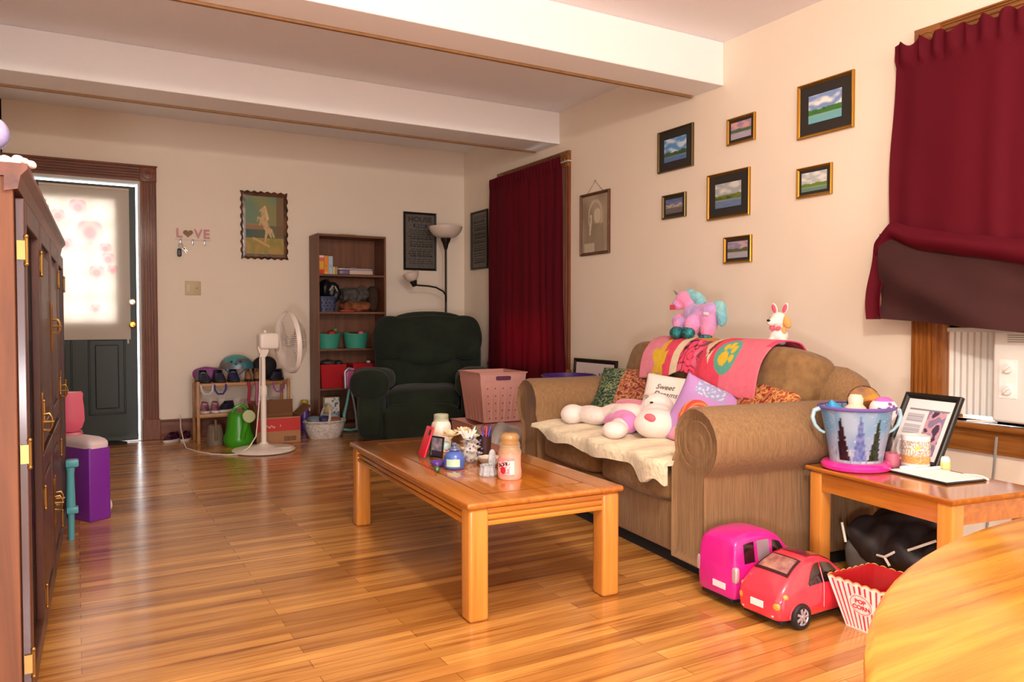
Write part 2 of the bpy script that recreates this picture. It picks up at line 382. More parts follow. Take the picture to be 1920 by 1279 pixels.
b.box(.10, .135, y0+.02, y1-.02, z1-.065, z1-.02); b.box(.10, .135, y0+.02, y0+.06, z0, z1-.02); b.box(.10, .135, y1-.06, y1-.02, z0, z1-.02); b.box(.10, .135, y0+.02, y1-.02, 1.33, 1.37)
b.box(.055, .09, y0+.02, y1-.02, .955, 1.0); b.box(.055, .09, y0+.02, y0+.06, .955, 1.7); b.box(.055, .09, y1-.06, y1-.02, .955, 1.7)
b.obj('sash', trim_zl, r2, smooth=False)
B().box(.115, .12, y0+.03, y1-.03, 1.37, z1-.04).obj('pane', glass, r2, smooth=False)
B().box(.07, .075, y0+.03, y1-.03, 1.0, 1.7).obj('pane', glass, r2, smooth=False)
# ================================================================== large furniture
fab = M('sofa_chenille', '93704a', .95, c2='7f6040', nscale=1.0, stretch=(130, 130, 7), bump=.4, bscale=1.2, sheen=.1, detail=6)
fab2 = M('sofa_chenille_plain', '8f6c42', .95, c2='7b5a36', nscale=26, bump=.35, bscale=120, sheen=.12)
black_m = M('black_cloth', '0d0d0e', .9)
SO = (2.028, 2.085, 0); SA = -math.radians(5.8)
sofa = empty('loveseat', 'brown chenille rolled arm loveseat against the picture wall behind the coffee table', 'sofa', SO, SA)
# local frame: x = depth toward the wall, y = length away from the viewer
def arm(y_in, y_out, name):
    sgn = 1 if y_out > y_in else -1; w_ = abs(y_out-y_in)
    cy = y_in+sgn*(w_*.62); r = .135; cz = .532
    prof = [(y_in, .05), (y_in, .44)]
    for k in range(15):
        t = math.radians(200-k*(200+62)/14); prof.append((cy+sgn*r*math.cos(t), cz+r*math.sin(t)))
    prof += [(y_out-sgn*.035, .40), (y_out-sgn*.03, .05)]
    b = B(); rings = []
    c0 = Vector((sum(p[0] for p in prof)/len(prof), .38))
    for x, s in ((.02, .90), (.004, .945), (0, .97), (.004, .985), (.018, 1.0), (.5, 1.0), (.87, .99), (.90, .95)):
        rings.append([(x, c0.x+(p[0]-c0.x)*s, max(.05, c0.y+(p[1]-c0.y)*s)) for p in prof])
    b.loft(rings); a = b.obj(name, fab, sofa, angle=60)
    # rolled scroll face with a spiral welt
    b = B(); pts = []
    for k in range(60):
        t = k/59; a_ = sgn*(t*4.6*PI)+PI*.4; rr = r*(.90-.72*t); pts.append((.008-.006*t-.012*(1-abs(2*t-1))*0, cy+rr*math.cos(a_), cz+rr*math.sin(a_)))
    if not y_out: b.tube(pts, .0022, 6); b.obj('scroll_welt', fab2, a)
    return a
LEN = 1.71
arm(.245, 0, 'arm'); arm(LEN-.245, LEN, 'arm')
b = B(); b.box(.035, .90, .22, LEN-.22, .05, .26, bev=.02); b.obj('base', fab, sofa)
b = B(); b.box(.06, .88, .04, LEN-.04, .0, .052); b.obj('gap_shade_block', black_m, sofa, smooth=False)  # black block under the base stands in for the shade in the gap
# seat cushions
for k in range(2):
    y0 = .252+k*(LEN-.504)/2; hw = (LEN-.504)/4
    b = B(); b.soft((.37, y0+hw, .325), (.372, hw-.003, .072), n=7, N=16, puff=.22, amp=.008); c = b.obj('seat_cushion', fab2, sofa)
# back frame: rounded outer back behind the cushions
b = B(); prof = [(.74, .05), (.70, .5), (.72, .70), (.77, .77), (.82, .80), (.87, .78), (.90, .70), (.905, .5), (.90, .05)]
b.loft([[(x*(1) if True else 0, y, .05+(z-.05)*s) for x, z in prof] for y, s in ((.02, .80), (.035, .88), (.07, .95), (.13, .99), (.25, 1), (LEN-.25, 1), (LEN-.13, .99), (LEN-.07, .95), (LEN-.02, .8))])
b.obj('back_frame', fab, sofa, angle=60)
for k in range(2):
    y0 = .17+k*(LEN-.34)/2; hw = (LEN-.34)/4
    b = B(); b.soft((.69, y0+hw, .65), (.125, hw-.002, .215), n=6, N=16, rot=(0, math.radians(12), 0), amp=.02, fr=5); b.obj('back_cushion', fab2, sofa)
# ---------------------------------------------------------------- coffee table
honey = wood('honey_oak', 'c07526', '9c5416', rough=.14, axis=1, scale=3, coat=.8)
honey_x = wood('honey_oak_x', 'd0842f', 'b0651e', rough=.2, axis=0, scale=3, coat=.5)
honey_z = wood('honey_oak_z', 'd98f3e', 'bd7328', rough=.28, axis=2, scale=3, coat=.3)
dark_line = M('table_groove', '6b3510', .4)
ct = empty('coffee_table', 'honey oak coffee table with grooved aprons in the middle of the floor', 'table', (1.105, 2.225, 0), -math.radians(2.4))
TW, TL, TH = .595, 1.40, .40
b = B(); b.box(-.012, TW+.012, -.012, TL+.012, TH-.022, TH, bev=.009, seg=3); top = b.obj('tabletop', honey, ct)
b = B(); i_ = .095
for x0, x1, y0, y1 in ((i_, TW-i_, i_, i_+.004), (i_, TW-i_, TL-i_-.004, TL-i_), (i_, i_+.004, i_, TL-i_), (TW-i_-.004, TW-i_, i_, TL-i_)): b.box(x0, x1, y0, y1, TH-.001, TH+.0006)
b.obj('inlay_line', dark_line, top, smooth=False)
for x, y in ((0, 0), (TW-.072, 0), (0, TL-.072), (TW-.072, TL-.072)):
    b = B(); b.box(x, x+.072, y, y+.072, 0, TH-.023, bev=.012, seg=3); b.obj('leg', honey_z, ct)
for x in (.006, TW-.03):
    b = B(); b.box(x+.011, x+.016, .06, TL-.06, TH-.085, TH-.022)
    for k in range(3): b.box(x, x+.024, .06, TL-.06, TH-.084+k*.021, TH-.068+k*.021, bev=.004)
    b.obj('side_apron', honey, ct)
for y in (.006, TL-.03):
    b = B(); b.box(.06, TW-.06, y+.011, y+.016, TH-.085, TH-.022)
    for k in range(3): b.box(.06, TW-.06, y, y+.024, TH-.084+k*.021, TH-.068+k*.021, bev=.004)
    b.obj('end_apron', honey_x, ct)
# ---------------------------------------------------------------- end table
et = empty('end_table', 'honey oak end table beside the near arm of the loveseat', 'table', (2.395, 1.402, 0), -math.radians(-7.8))
et.rotation_euler = (0, 0, -math.radians(7.9)); et.location = (2.40, 1.405, 0)
EW, EL, EH = .405, .615, .43
b = B()
rings = [[(-o_, -o_, z), (EW+o_, -o_, z), (EW+o_, EL+o_, z), (-o_, EL+o_, z)] for o_, z in ((-.004, EH-.024), (.004, EH-.020), (.012, EH-.010), (.013, EH-.004), (.009, EH))]
b.loft(rings); b.obj('tabletop', honey, et)
for x, y in ((0, 0), (EW-.055, 0), (0, EL-.055), (EW-.055, EL-.055)):
    b = B(); b.box(x, x+.055, y, y+.055, 0, EH-.022, bev=.005); b.obj('leg', honey_z, et)
b = B()
for x in (.006, EW-.026): b.box(x, x+.02, .05, EL-.05, EH-.09, EH-.022)
for y in (.006, EL-.026): b.box(.05, EW-.05, y, y+.02, EH-.09, EH-.022)
b.obj('apron', honey, et, smooth=False)
# ---------------------------------------------------------------- round dining table (fit to its rim), lower right
rt_m = wood('golden_oak', 'cf8c30', '8f5514', rough=.25, axis=0, scale=4.5, coat=.5)
rt = empty('dining_table', 'golden oak oval dining table in the near right corner', 'table', (1.07, -.10, 0))
def ov(prof, ax=.812, by=.64, seg=96):
    b = B(); b.loft([[((ax+o_)*math.cos(2*PI*i/seg), (by+o_)*math.sin(2*PI*i/seg), z) for i in range(seg)] for o_, z in prof]); return b
ov([(-.010, .716), (-.003, .721), (0, .729), (-.001, .737), (-.008, .742)]).obj('tabletop', rt_m, rt)
ov([(-.12, .65), (-.12, .716)]).obj('apron', honey_z, rt)
b = B(); b.lathe([(.10, .0), (.12, .02), (.10, .06), (.06, .10), (.05, .2), (.075, .33), (.085, .42), (.06, .5), (.05, .6), (.09, .62), (.16, .65)], seg=32); b.obj('pedestal', honey_z, rt)
for k in range(4):
    a_ = k*PI/2+.5; b = B(); b.tube([(.06*math.cos(a_), .06*math.sin(a_), .14), (.2*math.cos(a_), .2*math.sin(a_), .10), (.36*math.cos(a_), .36*math.sin(a_), .03)], [.035, .03, .025]); b.obj('foot', honey_z, rt)
# ---------------------------------------------------------------- recliner
gv = M('green_velour', '1f2c1b', .95, c2='121b11', nscale=5, bump=.25, bscale=90, sheen=.1)
rc = empty('recliner', 'dark green plush recliner in the far corner in front of the floor lamp', 'armchair', (2.59, 6.05, 0), -math.radians(27)); rc.scale = (1.09, 1, 1)
# local: -y faces front
b = B(); b.soft((0, .02, .13), (.40, .40, .125), n=8, N=12); b.obj('base', gv, rc)
b = B(); b.soft((0, -.06, .335), (.275, .36, .10), n=5, N=14, puff=.18, amp=.012); b.obj('seat_cushion', gv, rc)
b = B(); b.soft((0, -.405, .17), (.275, .045, .155), n=5, N=12, amp=.008); b.obj('footrest', gv, rc)
for sx in (-1, 1):
    b = B(); b.soft((sx*.385, -.03, .24), (.105, .40, .235), n=5, N=14, amp=.01); a = b.obj('arm', gv, rc)
    b = B(); b.soft((sx*.385, -.06, .50), (.15, .37, .095), n=2.8, N=16, rot=(math.radians(-5), 0, 0), amp=.022, fr=5); b.soft((sx*.385, -.38, .475), (.145, .095, .12), n=2.6, N=12, amp=.01); b.obj('arm_pillow', gv, a, remesh=.014)
b = B()
tilt = math.radians(-12)
def shp(vs_fn): return vs_fn
# back: wide winged outline with three lobes on top
rings = []
outl = []
for k in range(48):
    t = 2*PI*k/48; c, s = math.cos(t), math.sin(t)
    n_ = 3.2; rr = (abs(c)**n_+abs(s)**n_)**(-1/n_); x, z = c*rr*.435, s*rr*.39
    if s > 0: z += .035*math.cos(x/.435*PI*.5)+.0
    outl.append((x, z))
for y, sc_ in ((-.11, .72), (-.10, .86), (-.06, .96), (0, 1.0), (.09, 1.0), (.14, .93), (.155, .8)):
    rings.append([(x*sc_, y, z*sc_) for x, z in outl])
b.loft(rings, m=T((0, .34, .655), (tilt, 0, 0)))
b.obj('back_shell', gv, rc, angle=70)
b = B()
b.soft((0, .185, .80), (.27, .085, .215), n=2.5, N=18, rot=(tilt, 0, 0), amp=.012)
b.soft((0, .235, .93), (.30, .07, .105), n=2.8, N=14, rot=(tilt, 0, 0), amp=.01)
for sx in (-1, 1): b.soft((sx*.30, .215, .84), (.135, .075, .195), n=2.6, N=16, rot=(tilt, 0, sx*.10), amp=.012)
b.obj('head_pillow', gv, rc, remesh=.010)
b = B(); b.soft((0, .20, .52), (.30, .07, .16), n=3, N=14, rot=(tilt, 0, 0), amp=.02); b.obj('lumbar_pillow', gv, rc)
# ================================================================== curtains, blinds, air conditioner
def cloth_mat(name, c, mixf, back=None):
    m = bpy.data.materials.new(name); m.use_nodes = True; nt = m.node_tree; nt.nodes.clear(); N = nt.nodes; L = nt.links
    o = N.new('ShaderNodeOutputMaterial'); d = N.new('ShaderNodeBsdfPrincipled'); t = N.new('ShaderNodeBsdfTranslucent'); x = N.new('ShaderNodeMixShader')
    x.inputs[0].default_value = mixf; d.inputs['Base Color'].default_value = (*lin(c), 1); d.inputs['Roughness'].default_value = .75; d.inputs['Specular IOR Level'].default_value = .15
    tc = N.new('ShaderNodeTexCoord'); nn = N.new('ShaderNodeTexNoise'); nn.inputs['Scale'].default_value = 220; L.new(tc.outputs['Object'], nn.inputs['Vector'])
    bp = N.new('ShaderNodeBump'); bp.inputs['Strength'].default_value = .15; bp.inputs['Distance'].default_value = .005; L.new(nn.outputs[0], bp.inputs['Height']); L.new(bp.outputs[0], d.inputs['Normal'])
    t.inputs['Color'].default_value = (*[min(1, v*2.2) for v in lin(c)], 1)
    L.new(d.outputs[0], x.inputs[1]); L.new(t.outputs[0], x.inputs[2]); L.new(x.outputs[0], o.inputs[0]); return m
maroon = cloth_mat('maroon_cloth', '6c1626', .34)
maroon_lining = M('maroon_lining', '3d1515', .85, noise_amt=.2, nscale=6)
def sheet(fn, nu, nv, name, mat, parent, th=.003):
    bm = bmesh.new(); G = [[bm.verts.new(fn(i/nu, j/nv)) for i in range(nu+1)] for j in range(nv+1)]
    for j in range(nv):
        for i in range(nu): bm.faces.new((G[j][i], G[j][i+1], G[j+1][i+1], G[j+1][i]))
    b = B(); b.bm.free(); b.bm = bm; return b.obj(name, mat, parent, angle=80, solid=th)
def cur1(u, v):
    z = .36+v*(2.285-.36); k = 1-v
    y = 6.315-u*(1.215)+(.02-.05*u)*k+.05*k*(.5-u)
    x = 3.350+.008*math.sin(u*58+3.5*nz(u*6, v*1.2))*(.4+.6*k)+.014*math.sin(u*19+3*nz(u*3, v*.8, 3))*k+.008*nz(u*14, v*2, 7)
    if v > .965: x = 3.347+.012*math.sin(u*150)
    return (x, y, z)
c1 = sheet(cur1, 150, 40, 'curtain', maroon, None, .002)
tag(c1, 'long maroon curtain hanging over the far window beside the recliner', 'curtain')
rod_m = M('rod_white', 'd8cdbb', .4)
r = tag(B().tube([(3.388, 6.34, 2.25), (3.388, 5.06, 2.25)], .007).obj('curtain_rod', rod_m), 'slim curtain rod through the long maroon curtain of the far window', 'curtain rod')
b = B(); b.tube([(3.388, 6.34, 2.25), (D, 6.34, 2.25)], .006); b.obj('bracket', rod_m, r); b = B(); b.tube([(3.388, 5.06, 2.25), (D, 5.06, 2.25)], .006); b.obj('bracket', rod_m, r)
cz = empty('curtain', 'short maroon curtain folded up into a swag over the near window and air conditioner', 'curtain', (0, 0, 0))
def cur2(u, v):
    z = (1.39-.30*u)+v*(2.262-(1.39-.30*u)); k = 1-v
    y = 2.262-u*1.36+.03*(1-v)*(1-u)*math.sin(v*3)
    x = 3.356+.006*math.sin(u*52+2.5*nz(u*5, v))*(.3+.7*k)+.007*math.sin(u*17+nz(u*4, v*2)*2)-.03*k*k
    if v > .93: x = 3.346+.014*math.sin(u*120+nz(u*20)*2)
    if v > .985: z += .016*math.sin(u*90)+.01
    return (x, y, z)
sheet(cur2, 130, 30, 'upper_panel', maroon, cz, .002)
def band(u, v):   # folded sash
    y = 2.315-u*1.38; z0 = 1.365-.30*u+.07*u*u*0+.02*math.exp(-((u-.06)/.05)**2); h = .085+.02*u
    t = v*PI; x = 3.295-.035*math.sin(t)-.02*u; z = z0+h*v-.02*math.sin(u*9)*0+.006*nz(u*9, v*2)
    if u < .06: z -= (.06-u)*1.6*(1-v*.3); x += (.06-u)*.4
    return (x, y, z)
sheet(band, 60, 10, 'folded_band', maroon, cz, .004)
def swag(u, v):
    y = 2.285-u*1.36; zt = 1.40-.30*u; zb = 1.005-.075*min(1, u*1.6)
    z = zb+(zt-zb)*v
    x = 3.27+.03*nz(u*4+v*2.2, v*1.5-u*2)+.02*math.sin((u*5+v*2.4)*2.2)*(1-v*.5)+.03*v
    return (x, y, z)
o = sheet(swag, 80, 24, 'lower_swag', maroon_lining, cz, .004)
def edge(u, v):
    y = 2.335-u*.075-.025*math.sin(v*PI)*0-.0*v; z = 1.0+v*.33; x = 3.262+.02*math.sin(u*3)+.03*v
    return (x, y+.012*math.sin(v*5), z)
sheet(edge, 6, 18, 'turned_edge', maroon, cz, .004)
r = tag(B().tube([(3.388, 2.29, 2.235), (3.388, .9, 2.235)], .007).obj('curtain_rod', rod_m), 'slim curtain rod through the short maroon curtain of the near window', 'curtain rod')
B().tube([(3.388, 2.29, 2.235), (D, 2.29, 2.235)], .006).obj('bracket', rod_m, r); B().tube([(3.388, .9, 2.235), (D, .9, 2.235)], .006).obj('bracket', rod_m, r)
white_pl = M('white_plastic', 'f1efe8', .4)
def blind(Wd, zb, lbl):
    b = B(); z = zb+.02; r = empty('mini_blind', lbl, 'window blind', (0, 0, 0))
    while z < Wd[3]-.06:
        b.box(-.012, .012, Wd[0]+.03, Wd[1]-.03, -.0006, .0006, m=T((D+.035, 0, z), (0, math.radians(62), 0))); z += .0205
    b.obj('slats', M('slat_white', 'f2f0ea', .5), r, smooth=False)
    B().box(D+.018, D+.052, Wd[0]+.025, Wd[1]-.025, Wd[3]-.05, Wd[3]-.022).obj('head_rail', white_pl, r, smooth=False)
    B().box(D+.025, D+.045, Wd[0]+.03, Wd[1]-.03, zb, zb+.014).obj('bottom_rail', white_pl, r, smooth=False)
blind(W1, 1.03, 'white slatted blind half raised behind the long maroon curtain')
blind(W2, 1.02, 'white slatted blind glimpsed through the short maroon curtain')
ac = empty('air_conditioner', 'white window air conditioner on the sill under the short maroon curtain', 'air conditioner', (0, 0, 0))
ay0, ay1, az0, az1 = 1.22, 1.80, .572, .955
acw = M('ac_white', 'ecebe6', .45); acg = M('ac_groove', '9b9a93', .6)
b = B(); b.box(3.40, 3.86, ay0+.01, ay1-.01, az0, az1-.005, bev=.01); b.obj('body', acw, ac)
b = B(); b.box(3.345, 3.40, ay0, ay1, az0-.002, az1, bev=.014, seg=3); f = b.obj('front_panel', acw, ac)
b = B()
for k in range(16): z = az0+.05+k*.017; b.box(3.3435, 3.346, ay0+.03, ay1-.17, z, z+.007)
for k in range(4): z = az1-.05+k*.009; b.box(3.3435, 3.346, ay0+.05, ay1-.06, z, z+.004)
b.obj('grille', acg, f, smooth=False)
b = B(); b.box(3.3425, 3.346, ay1-.10, ay1-.03, az0+.10, az0+.26, bev=.001); b.obj('control_plate', M('ac_plate', 'f6f5f1', .4), f, smooth=False)
for z in (az0+.225, az0+.135):
    R = T((3.343, ay1-.065, z), (0, -PI/2, 0)); b = B(); b.lathe([(.001, 0), (.021, 0), (.019, .012), (.001, .013)], m=R, seg=20); b.box(-.004, .004, -.017, .017, .012, .022, bev=.002, m=R@T((0, 0, 0), (0, 0, .7))); b.obj('dial', acw, f)
b = B()   # pleated side curtain
pts = []
for k in range(19):
    y = ay1-.005+k*(2.06-ay1)/18; pts.append((3.47+(.008 if k % 2 else 0), y))
b.loft([[(x, y, az0) for x, y in pts]+[(x+.006, y, az0) for x, y in pts[::-1]], [(x, y, az1-.01) for x, y in pts]+[(x+.006, y, az1-.01) for x, y in pts[::-1]]]); b.obj('accordion_panel', acw, ac, smooth=False)
b = B()
pts = []
for k in range(11): y = 1.09+k*(ay0+.005-1.09)/10; pts.append((3.47+(.008 if k % 2 else 0), y))
b.loft([[(x, y, az0) for x, y in pts]+[(x+.006, y, az0) for x, y in pts[::-1]], [(x, y, az1-.01) for x, y in pts]+[(x+.006, y, az1-.01) for x, y in pts[::-1]]]); b.obj('accordion_panel', acw, ac, smooth=False)
B().box(3.455, 3.495, 1.09, 2.06, az1-.012, az1+.006, bev=.002).obj('top_rail', acw, ac, smooth=False)
b = B(); b.tube([(3.38, 1.92, .556), (3.385, 1.86, .56), (3.39, 1.80, .562)], .005); tag(b.obj('power_cord', white_pl), 'short white cord end lying on the near window sill', 'cord')
# ================================================================== pictures
gold = M('gold_frame', 'b98a35', .25, .9); gold2 = M('bronze_frame', '6b5a36', .35, .8)
mat_dark = M('mat_board_dark', '2a2622', .8); woodfr = M('walnut_frame', '6a3f22', .4, noise_amt=.3, nscale=30); blackfr = M('black_frame', '15130f', .4)
def ring_frame(w_, h_, fw, dp, mat, parent, lip=.35):
    """moulded picture frame ring, local XZ, front toward -Y, back at y=0"""
    b = B(); W_, H_ = w_/2, h_/2
    prof = [(0, 0), (0, -dp*.8), (fw*.18, -dp), (fw*.55, -dp*.9), (fw*.75, -dp*.6), (fw, -dp*.45), (fw, 0)]
    rings = []
    for sx, sz in ((-1, -1), (1, -1), (1, 1), (-1, 1), (-1, -1)):
        rings.append([(sx*(W_-i), y, sz*(H_-i)) for i, y in prof])
    b.loft(rings, cap=False); return b.obj('frame', mat, parent, smooth=False)
def scene_art(seed, hz, sky, hill, water, cloud='f2f2ee', sand=None):
    sky, hill, water, cloud = map(lin, (sky, hill, water, cloud))
    def f(u, v):
        n = nz(u*5+seed*7, v*9+seed); ridge = hz+.10*nz(u*4+seed*3, seed)+.03*nz(u*18, seed)
        if v > ridge+.06:
            t = max(0, min(1, (nz(u*3.2+seed, v*5+seed*2)+.15)*2.4)); return mix(sky, cloud, t)
        if v > hz-.12: return mix(hill, (0.02, .05, .02), max(0, n*1.2))
        t = .5+.5*nz(u*3+seed, v*26); return mix(water, mix(hill, cloud, .35), t*.55 if v < hz-.18 else .6)
    return f
RW = lambda y, z, x=D: T((x, y, z), (0, 0, -PI/2))
def wall_picture(label, yc, zc, w_, h_, fw, fm, border, art, dp=.018, board=mat_dark):
    r = empty('framed_picture', label, 'picture', (D-.001, yc, zc), -PI/2, 'framed landscapes on the picture wall')
    ring_frame(w_, h_, fw, dp, fm, r)
    B().box(-w_/2+fw*.8, w_/2-fw*.8, -dp*.42, -.001, -h_/2+fw*.8, h_/2-fw*.8).obj('mat_board', board, r, smooth=False)
    aw, ah = w_-2*fw-2*border, h_-2*fw-2*border
    panel('artwork', aw, ah, art, attr, r, 44, 36, m=T((0, -dp*.42-.0015, 0)), th=.001)
    return r
P_ = wall_picture
P_('largest gold framed landscape, cloudy sky over green shore, top right of the group', 2.70, 2.111, .345, .288, .016, gold, .055, scene_art(1, .42, '7f9ccf', '3f7d2c', '5fb6c4'))
P_('small gold framed lilac waterfall scene, second from the right in the top row', 3.281, 2.115, .216, .158, .014, gold, .016, scene_art(2, .5, 'a58aa8', '4f6b4f', 'b9b2c8', 'd9a29a'))
P_('blue lake picture with wide dark border, leftmost in the top row', 3.85, 2.11, .336, .273, .012, gold2, .05, scene_art(3, .35, '5f97cf', '3f5f35', '2f63ad', 'cfe0ee'))
P_('square gold framed white and blue painting in the centre of the group', 3.38, 1.747, .342, .278, .014, gold, .052, scene_art(4, .45, 'a9aeb2', '6f7d2f', '4668a8', 'd8d8d0'))
P_('smallest dark bronze framed waterfall picture, left of the centre painting', 3.858, 1.741, .224, .157, .016, gold2, .016, scene_art(5, .55, '5d6b94', 'b9a998', '4a4440', '6f7aa0'))
P_('small gold framed autumn pond picture, right of the centre painting', 2.762, 1.732, .222, .162, .015, gold, .016, scene_art(6, .35, 'b8c0c2', '6f8a2a', '3f7a78', 'e6e6e0'))
P_('small gold framed lilac river picture, lowest of the group above the loveseat', 3.30, 1.413, .217, .158, .014, gold, .016, scene_art(7, .5, '8d8aa5', '5b5f3a', 'b5b5c4', 'c9a5a8'))
for o in list(sc.objects):
    if o.name.startswith('framed_picture'): del o['group']
# sepia picture on a string
r = empty('framed_picture', 'sepia portrait in a thin wooden frame hanging from a string and nail', 'picture', (D-.001, 4.741, 1.722), -PI/2)
ring_frame(.372, .470, .022, .02, woodfr, r)
def sepia(u, v):
    c = mix(lin('b9a68c'), lin('94826c'), .5+nz(u*2, v*2)); d = math.hypot((u-.52)/.28, (v-.62)/.30)
    if .82 < d < 1.0 and v > .45: c = mix(c, lin('d5c7ae'), .7)
    if math.hypot((u-.60)/.14, (v-.63)/.13) < 1: c = lin('d4c5aa')
    if abs(u-.34-.02*math.sin(v*14)) < .035 and .3 < v < .66: c = lin('d6cab2')
    if v < .5 and abs(u-.6) < .28-.1*v: c = mix(c, lin('8b7b67'), .6)
    if v < .16 and .1 < u < .5: c = mix(c, lin('d8cdb5'), .7)
    return c
panel('artwork', .332, .43, sepia, attr, r, 50, 64, m=T((0, -.008, 0)), th=.004)
B().tube([(-.11, -.004, .225), (.0, -.006, .32), (.11, -.004, .225)], .0016, 5).obj('hanging_string', M('string_brown', '7a5b40', .8), r)
B().ball((0, -.006, .322), .006).obj('nail', M('steel', 'a9a9a9', .3, 1.), r)
# silver glitter house rules signs
glit = M('glitter_grey', '77726b', .45, .3, c2='55524d', nscale=160)
sign_ink = M('sign_ink', '2a2622', .6); sign_ink2 = M('sign_navy', '262b3e', .6); silver = M('glitter_silver', 'd7d5d0', .25, .7)
def rules(loc, rz, label, title):
    r = empty('wall_sign', label, 'sign', loc, rz); w_, h_ = .345, .565
    ring_frame(w_, h_, .022, .022, blackfr, r)
    B().box(-w_/2+.018, w_/2-.018, -.010, -.001, -h_/2+.018, h_/2-.018).obj('sign_board', glit, r, smooth=False)
    m_ = lambda z, x=0: T((x, -.0105, z))
    if title:
        text('title', 'HOUSE', .068, sign_ink, r, m_(.212), bold=.001, sx=1.15)
        B().box(-.072, .072, -.0125, -.010, .135, .168).obj('title_band', sign_ink2, r, smooth=False)
        text('title', 'RULES', .034, silver, r, T((0, -.013, .1515)), sx=1.1)
    b = B(); random.seed(3+title)
    z = .105 if title else .23
    while z > -.235:
        h = random.choice((.006, .009, .014)); x = -.125+random.random()*.03; 
        while x < .115:
            l = random.uniform(.015, .05); b.box(x, min(x+l, .13), -.0115, -.010, z, z+h); x += l+.01
        z -= h+.014
    tag(b.obj('rule_lines', sign_ink, r, smooth=False), 'small dark lettering lines', None)
    b = B()
    for k in range(40): x, z = random.uniform(-.14, .14), random.uniform(-.25, .24); b.ball((x, -.0112, z), .0016, u=6, v=4)
    o = b.obj('glitter', silver, r); o['kind'] = 'stuff'
rules((2.939, BW-.001, 1.76), 0, 'black framed glitter HOUSE RULES sign on the back wall behind the floor lamp', 1)
rules((D-.001, 6.643, 1.767), -PI/2, 'black framed grey glitter sign beside the long maroon curtain, near the corner', 0)
# white horse picture on a scalloped wooden plaque
r = empty('plaque_picture', 'scalloped wooden plaque with a rearing white horse picture on the back wall', 'picture', (1.459, BW-.001, 1.826))
w_, h_ = .40, .59
def scal(k, w2, h2, a):
    pts = []; n = 28
    for (x0, z0, x1, z1, c) in ((-w2, -h2, w2, -h2, 7), (w2, -h2, w2, h2, 8), (w2, h2, -w2, h2, 7), (-w2, h2, -w2, -h2, 8)):
        for i in range(n):
            t = i/n; x = x0+(x1-x0)*t; z = z0+(z1-z0)*t; d = a*math.cos(t*c*2*PI)
            nx_, nz_ = (z1-z0), -(x1-x0); l = math.hypot(nx_, nz_); pts.append((x+nx_/l*d, z+nz_/l*d))
    return pts
b = B()
b.loft([[(x, y, z) for x, z in scal(0, w_/2*s, h_/2*s2, a)] for y, s, s2, a in ((0, 1, 1, .007), (-.016, 1, 1, .007), (-.022, .97, .98, .006), (-.024, .9, .93, .002))])
b.obj('plaque', M('plaque_wood', '6a3a1c', .25, c2='2e160a', nscale=9, coat=.5), r, angle=60)
def horse(u, v):
    c = mix(lin('8d8a52'), lin('6f8a6a'), max(0, min(1, nz(u*2, v*2)*2+.5)))
    if v < .5: c = mix(lin('3f5a52'), lin('6f6a3a'), u)
    if .42 < v < .52 and u < .6: c = mix(c, lin('b07a4a'), .7)
    if v < .28: c = mix(lin('8f8a3a'), lin('b58f45'), max(0, min(1, nz(u*8, v*8)+.5)))
    if u > .8 and v > .3: c = mix(c, lin('7a5232'), .8)
    W_ = lin('cfae7c')
    def cap(ax, az, bx, bz, r0, r1):
        t = max(0, min(1, ((u-ax)*(bx-ax)+(v-az)*(bz-az)*2.1)/((bx-ax)**2+(bz-az)**2*2.1))); d = math.hypot(u-ax-t*(bx-ax), (v-az-t*(bz-az))*1.45); return d < r0+(r1-r0)*t
    if cap(.45, .60, .58, .42, .085, .075) or cap(.46, .62, .47, .78, .07, .045) or cap(.47, .79, .38, .75, .04, .025) or cap(.60, .42, .66, .30, .05, .02) or cap(.56, .42, .50, .22, .045, .018) \
       or cap(.40, .60, .32, .64, .03, .018) or cap(.38, .57, .36, .50, .022, .016) or cap(.66, .42, .74, .30, .04, .02) or cap(.32, .64, .30, .56, .018, .014):
        return mix(W_, lin('9d7a4c'), max(0, nz(u*14, v*14)*.9))
    if cap(.50, .82, .56, .62, .03, .05): return lin('dcc08f')
    if cap(.2, .27, .6, .14, .03, .03): return lin('c9a264')
    return c
panel('picture_print', .325, .505, horse, attr, r, 80, 110, m=T((0, -.0265, 0)), th=.002)
# LOVE key holder
pinkp = M('pink_letter', 'd98a94', .5); wht = M('cream_letter', 'e6d4c4', .6); steel = M('steel', 'a9a9a9', .3, 1.)
r = empty('key_holder', 'pink LOVE word key holder with a wooden heart and three hooks', 'key holder', (.867, BW-.001, 1.71))
for ch, x in (('L', -.105), ('V', .045), ('E', .110)): text('letter', ch, .105, pinkp, r, T((x, -.012, .01)), ext=.006, bold=.0015)
b = B(); hp = []
for k in range(40):
    t = 2*PI*k/40; hp.append((16*math.sin(t)**3/16*.038-.035, (13*math.cos(t)-5*math.cos(2*t)-2*math.cos(3*t)-math.cos(4*t))/16*.034+.014))
b.prism(hp, -.018, 0, 'y'); b.obj('wooden_heart', M('heart_wood', '9c6a34', .5, noise_amt=.3, nscale=20), r, smooth=False)
B().box(-.135, .145, -.008, 0, -.045, -.034).obj('backing_strip', wht, r, smooth=False)
for x in (-.095, .0, .095):
    b = B(); b.box(x-.007, x+.007, -.010, 0, -.085, -.034, bev=.002); b.tube([(x, -.010, -.07), (x, -.025, -.085), (x, -.034, -.078), (x, -.036, -.066)], .003, 6); b.obj('hook', steel, r)
k_ = empty('key_ring', 'bunch of keys with a dark fob on the left hook of the key holder', 'keys', (.772, BW-.03, 1.62))
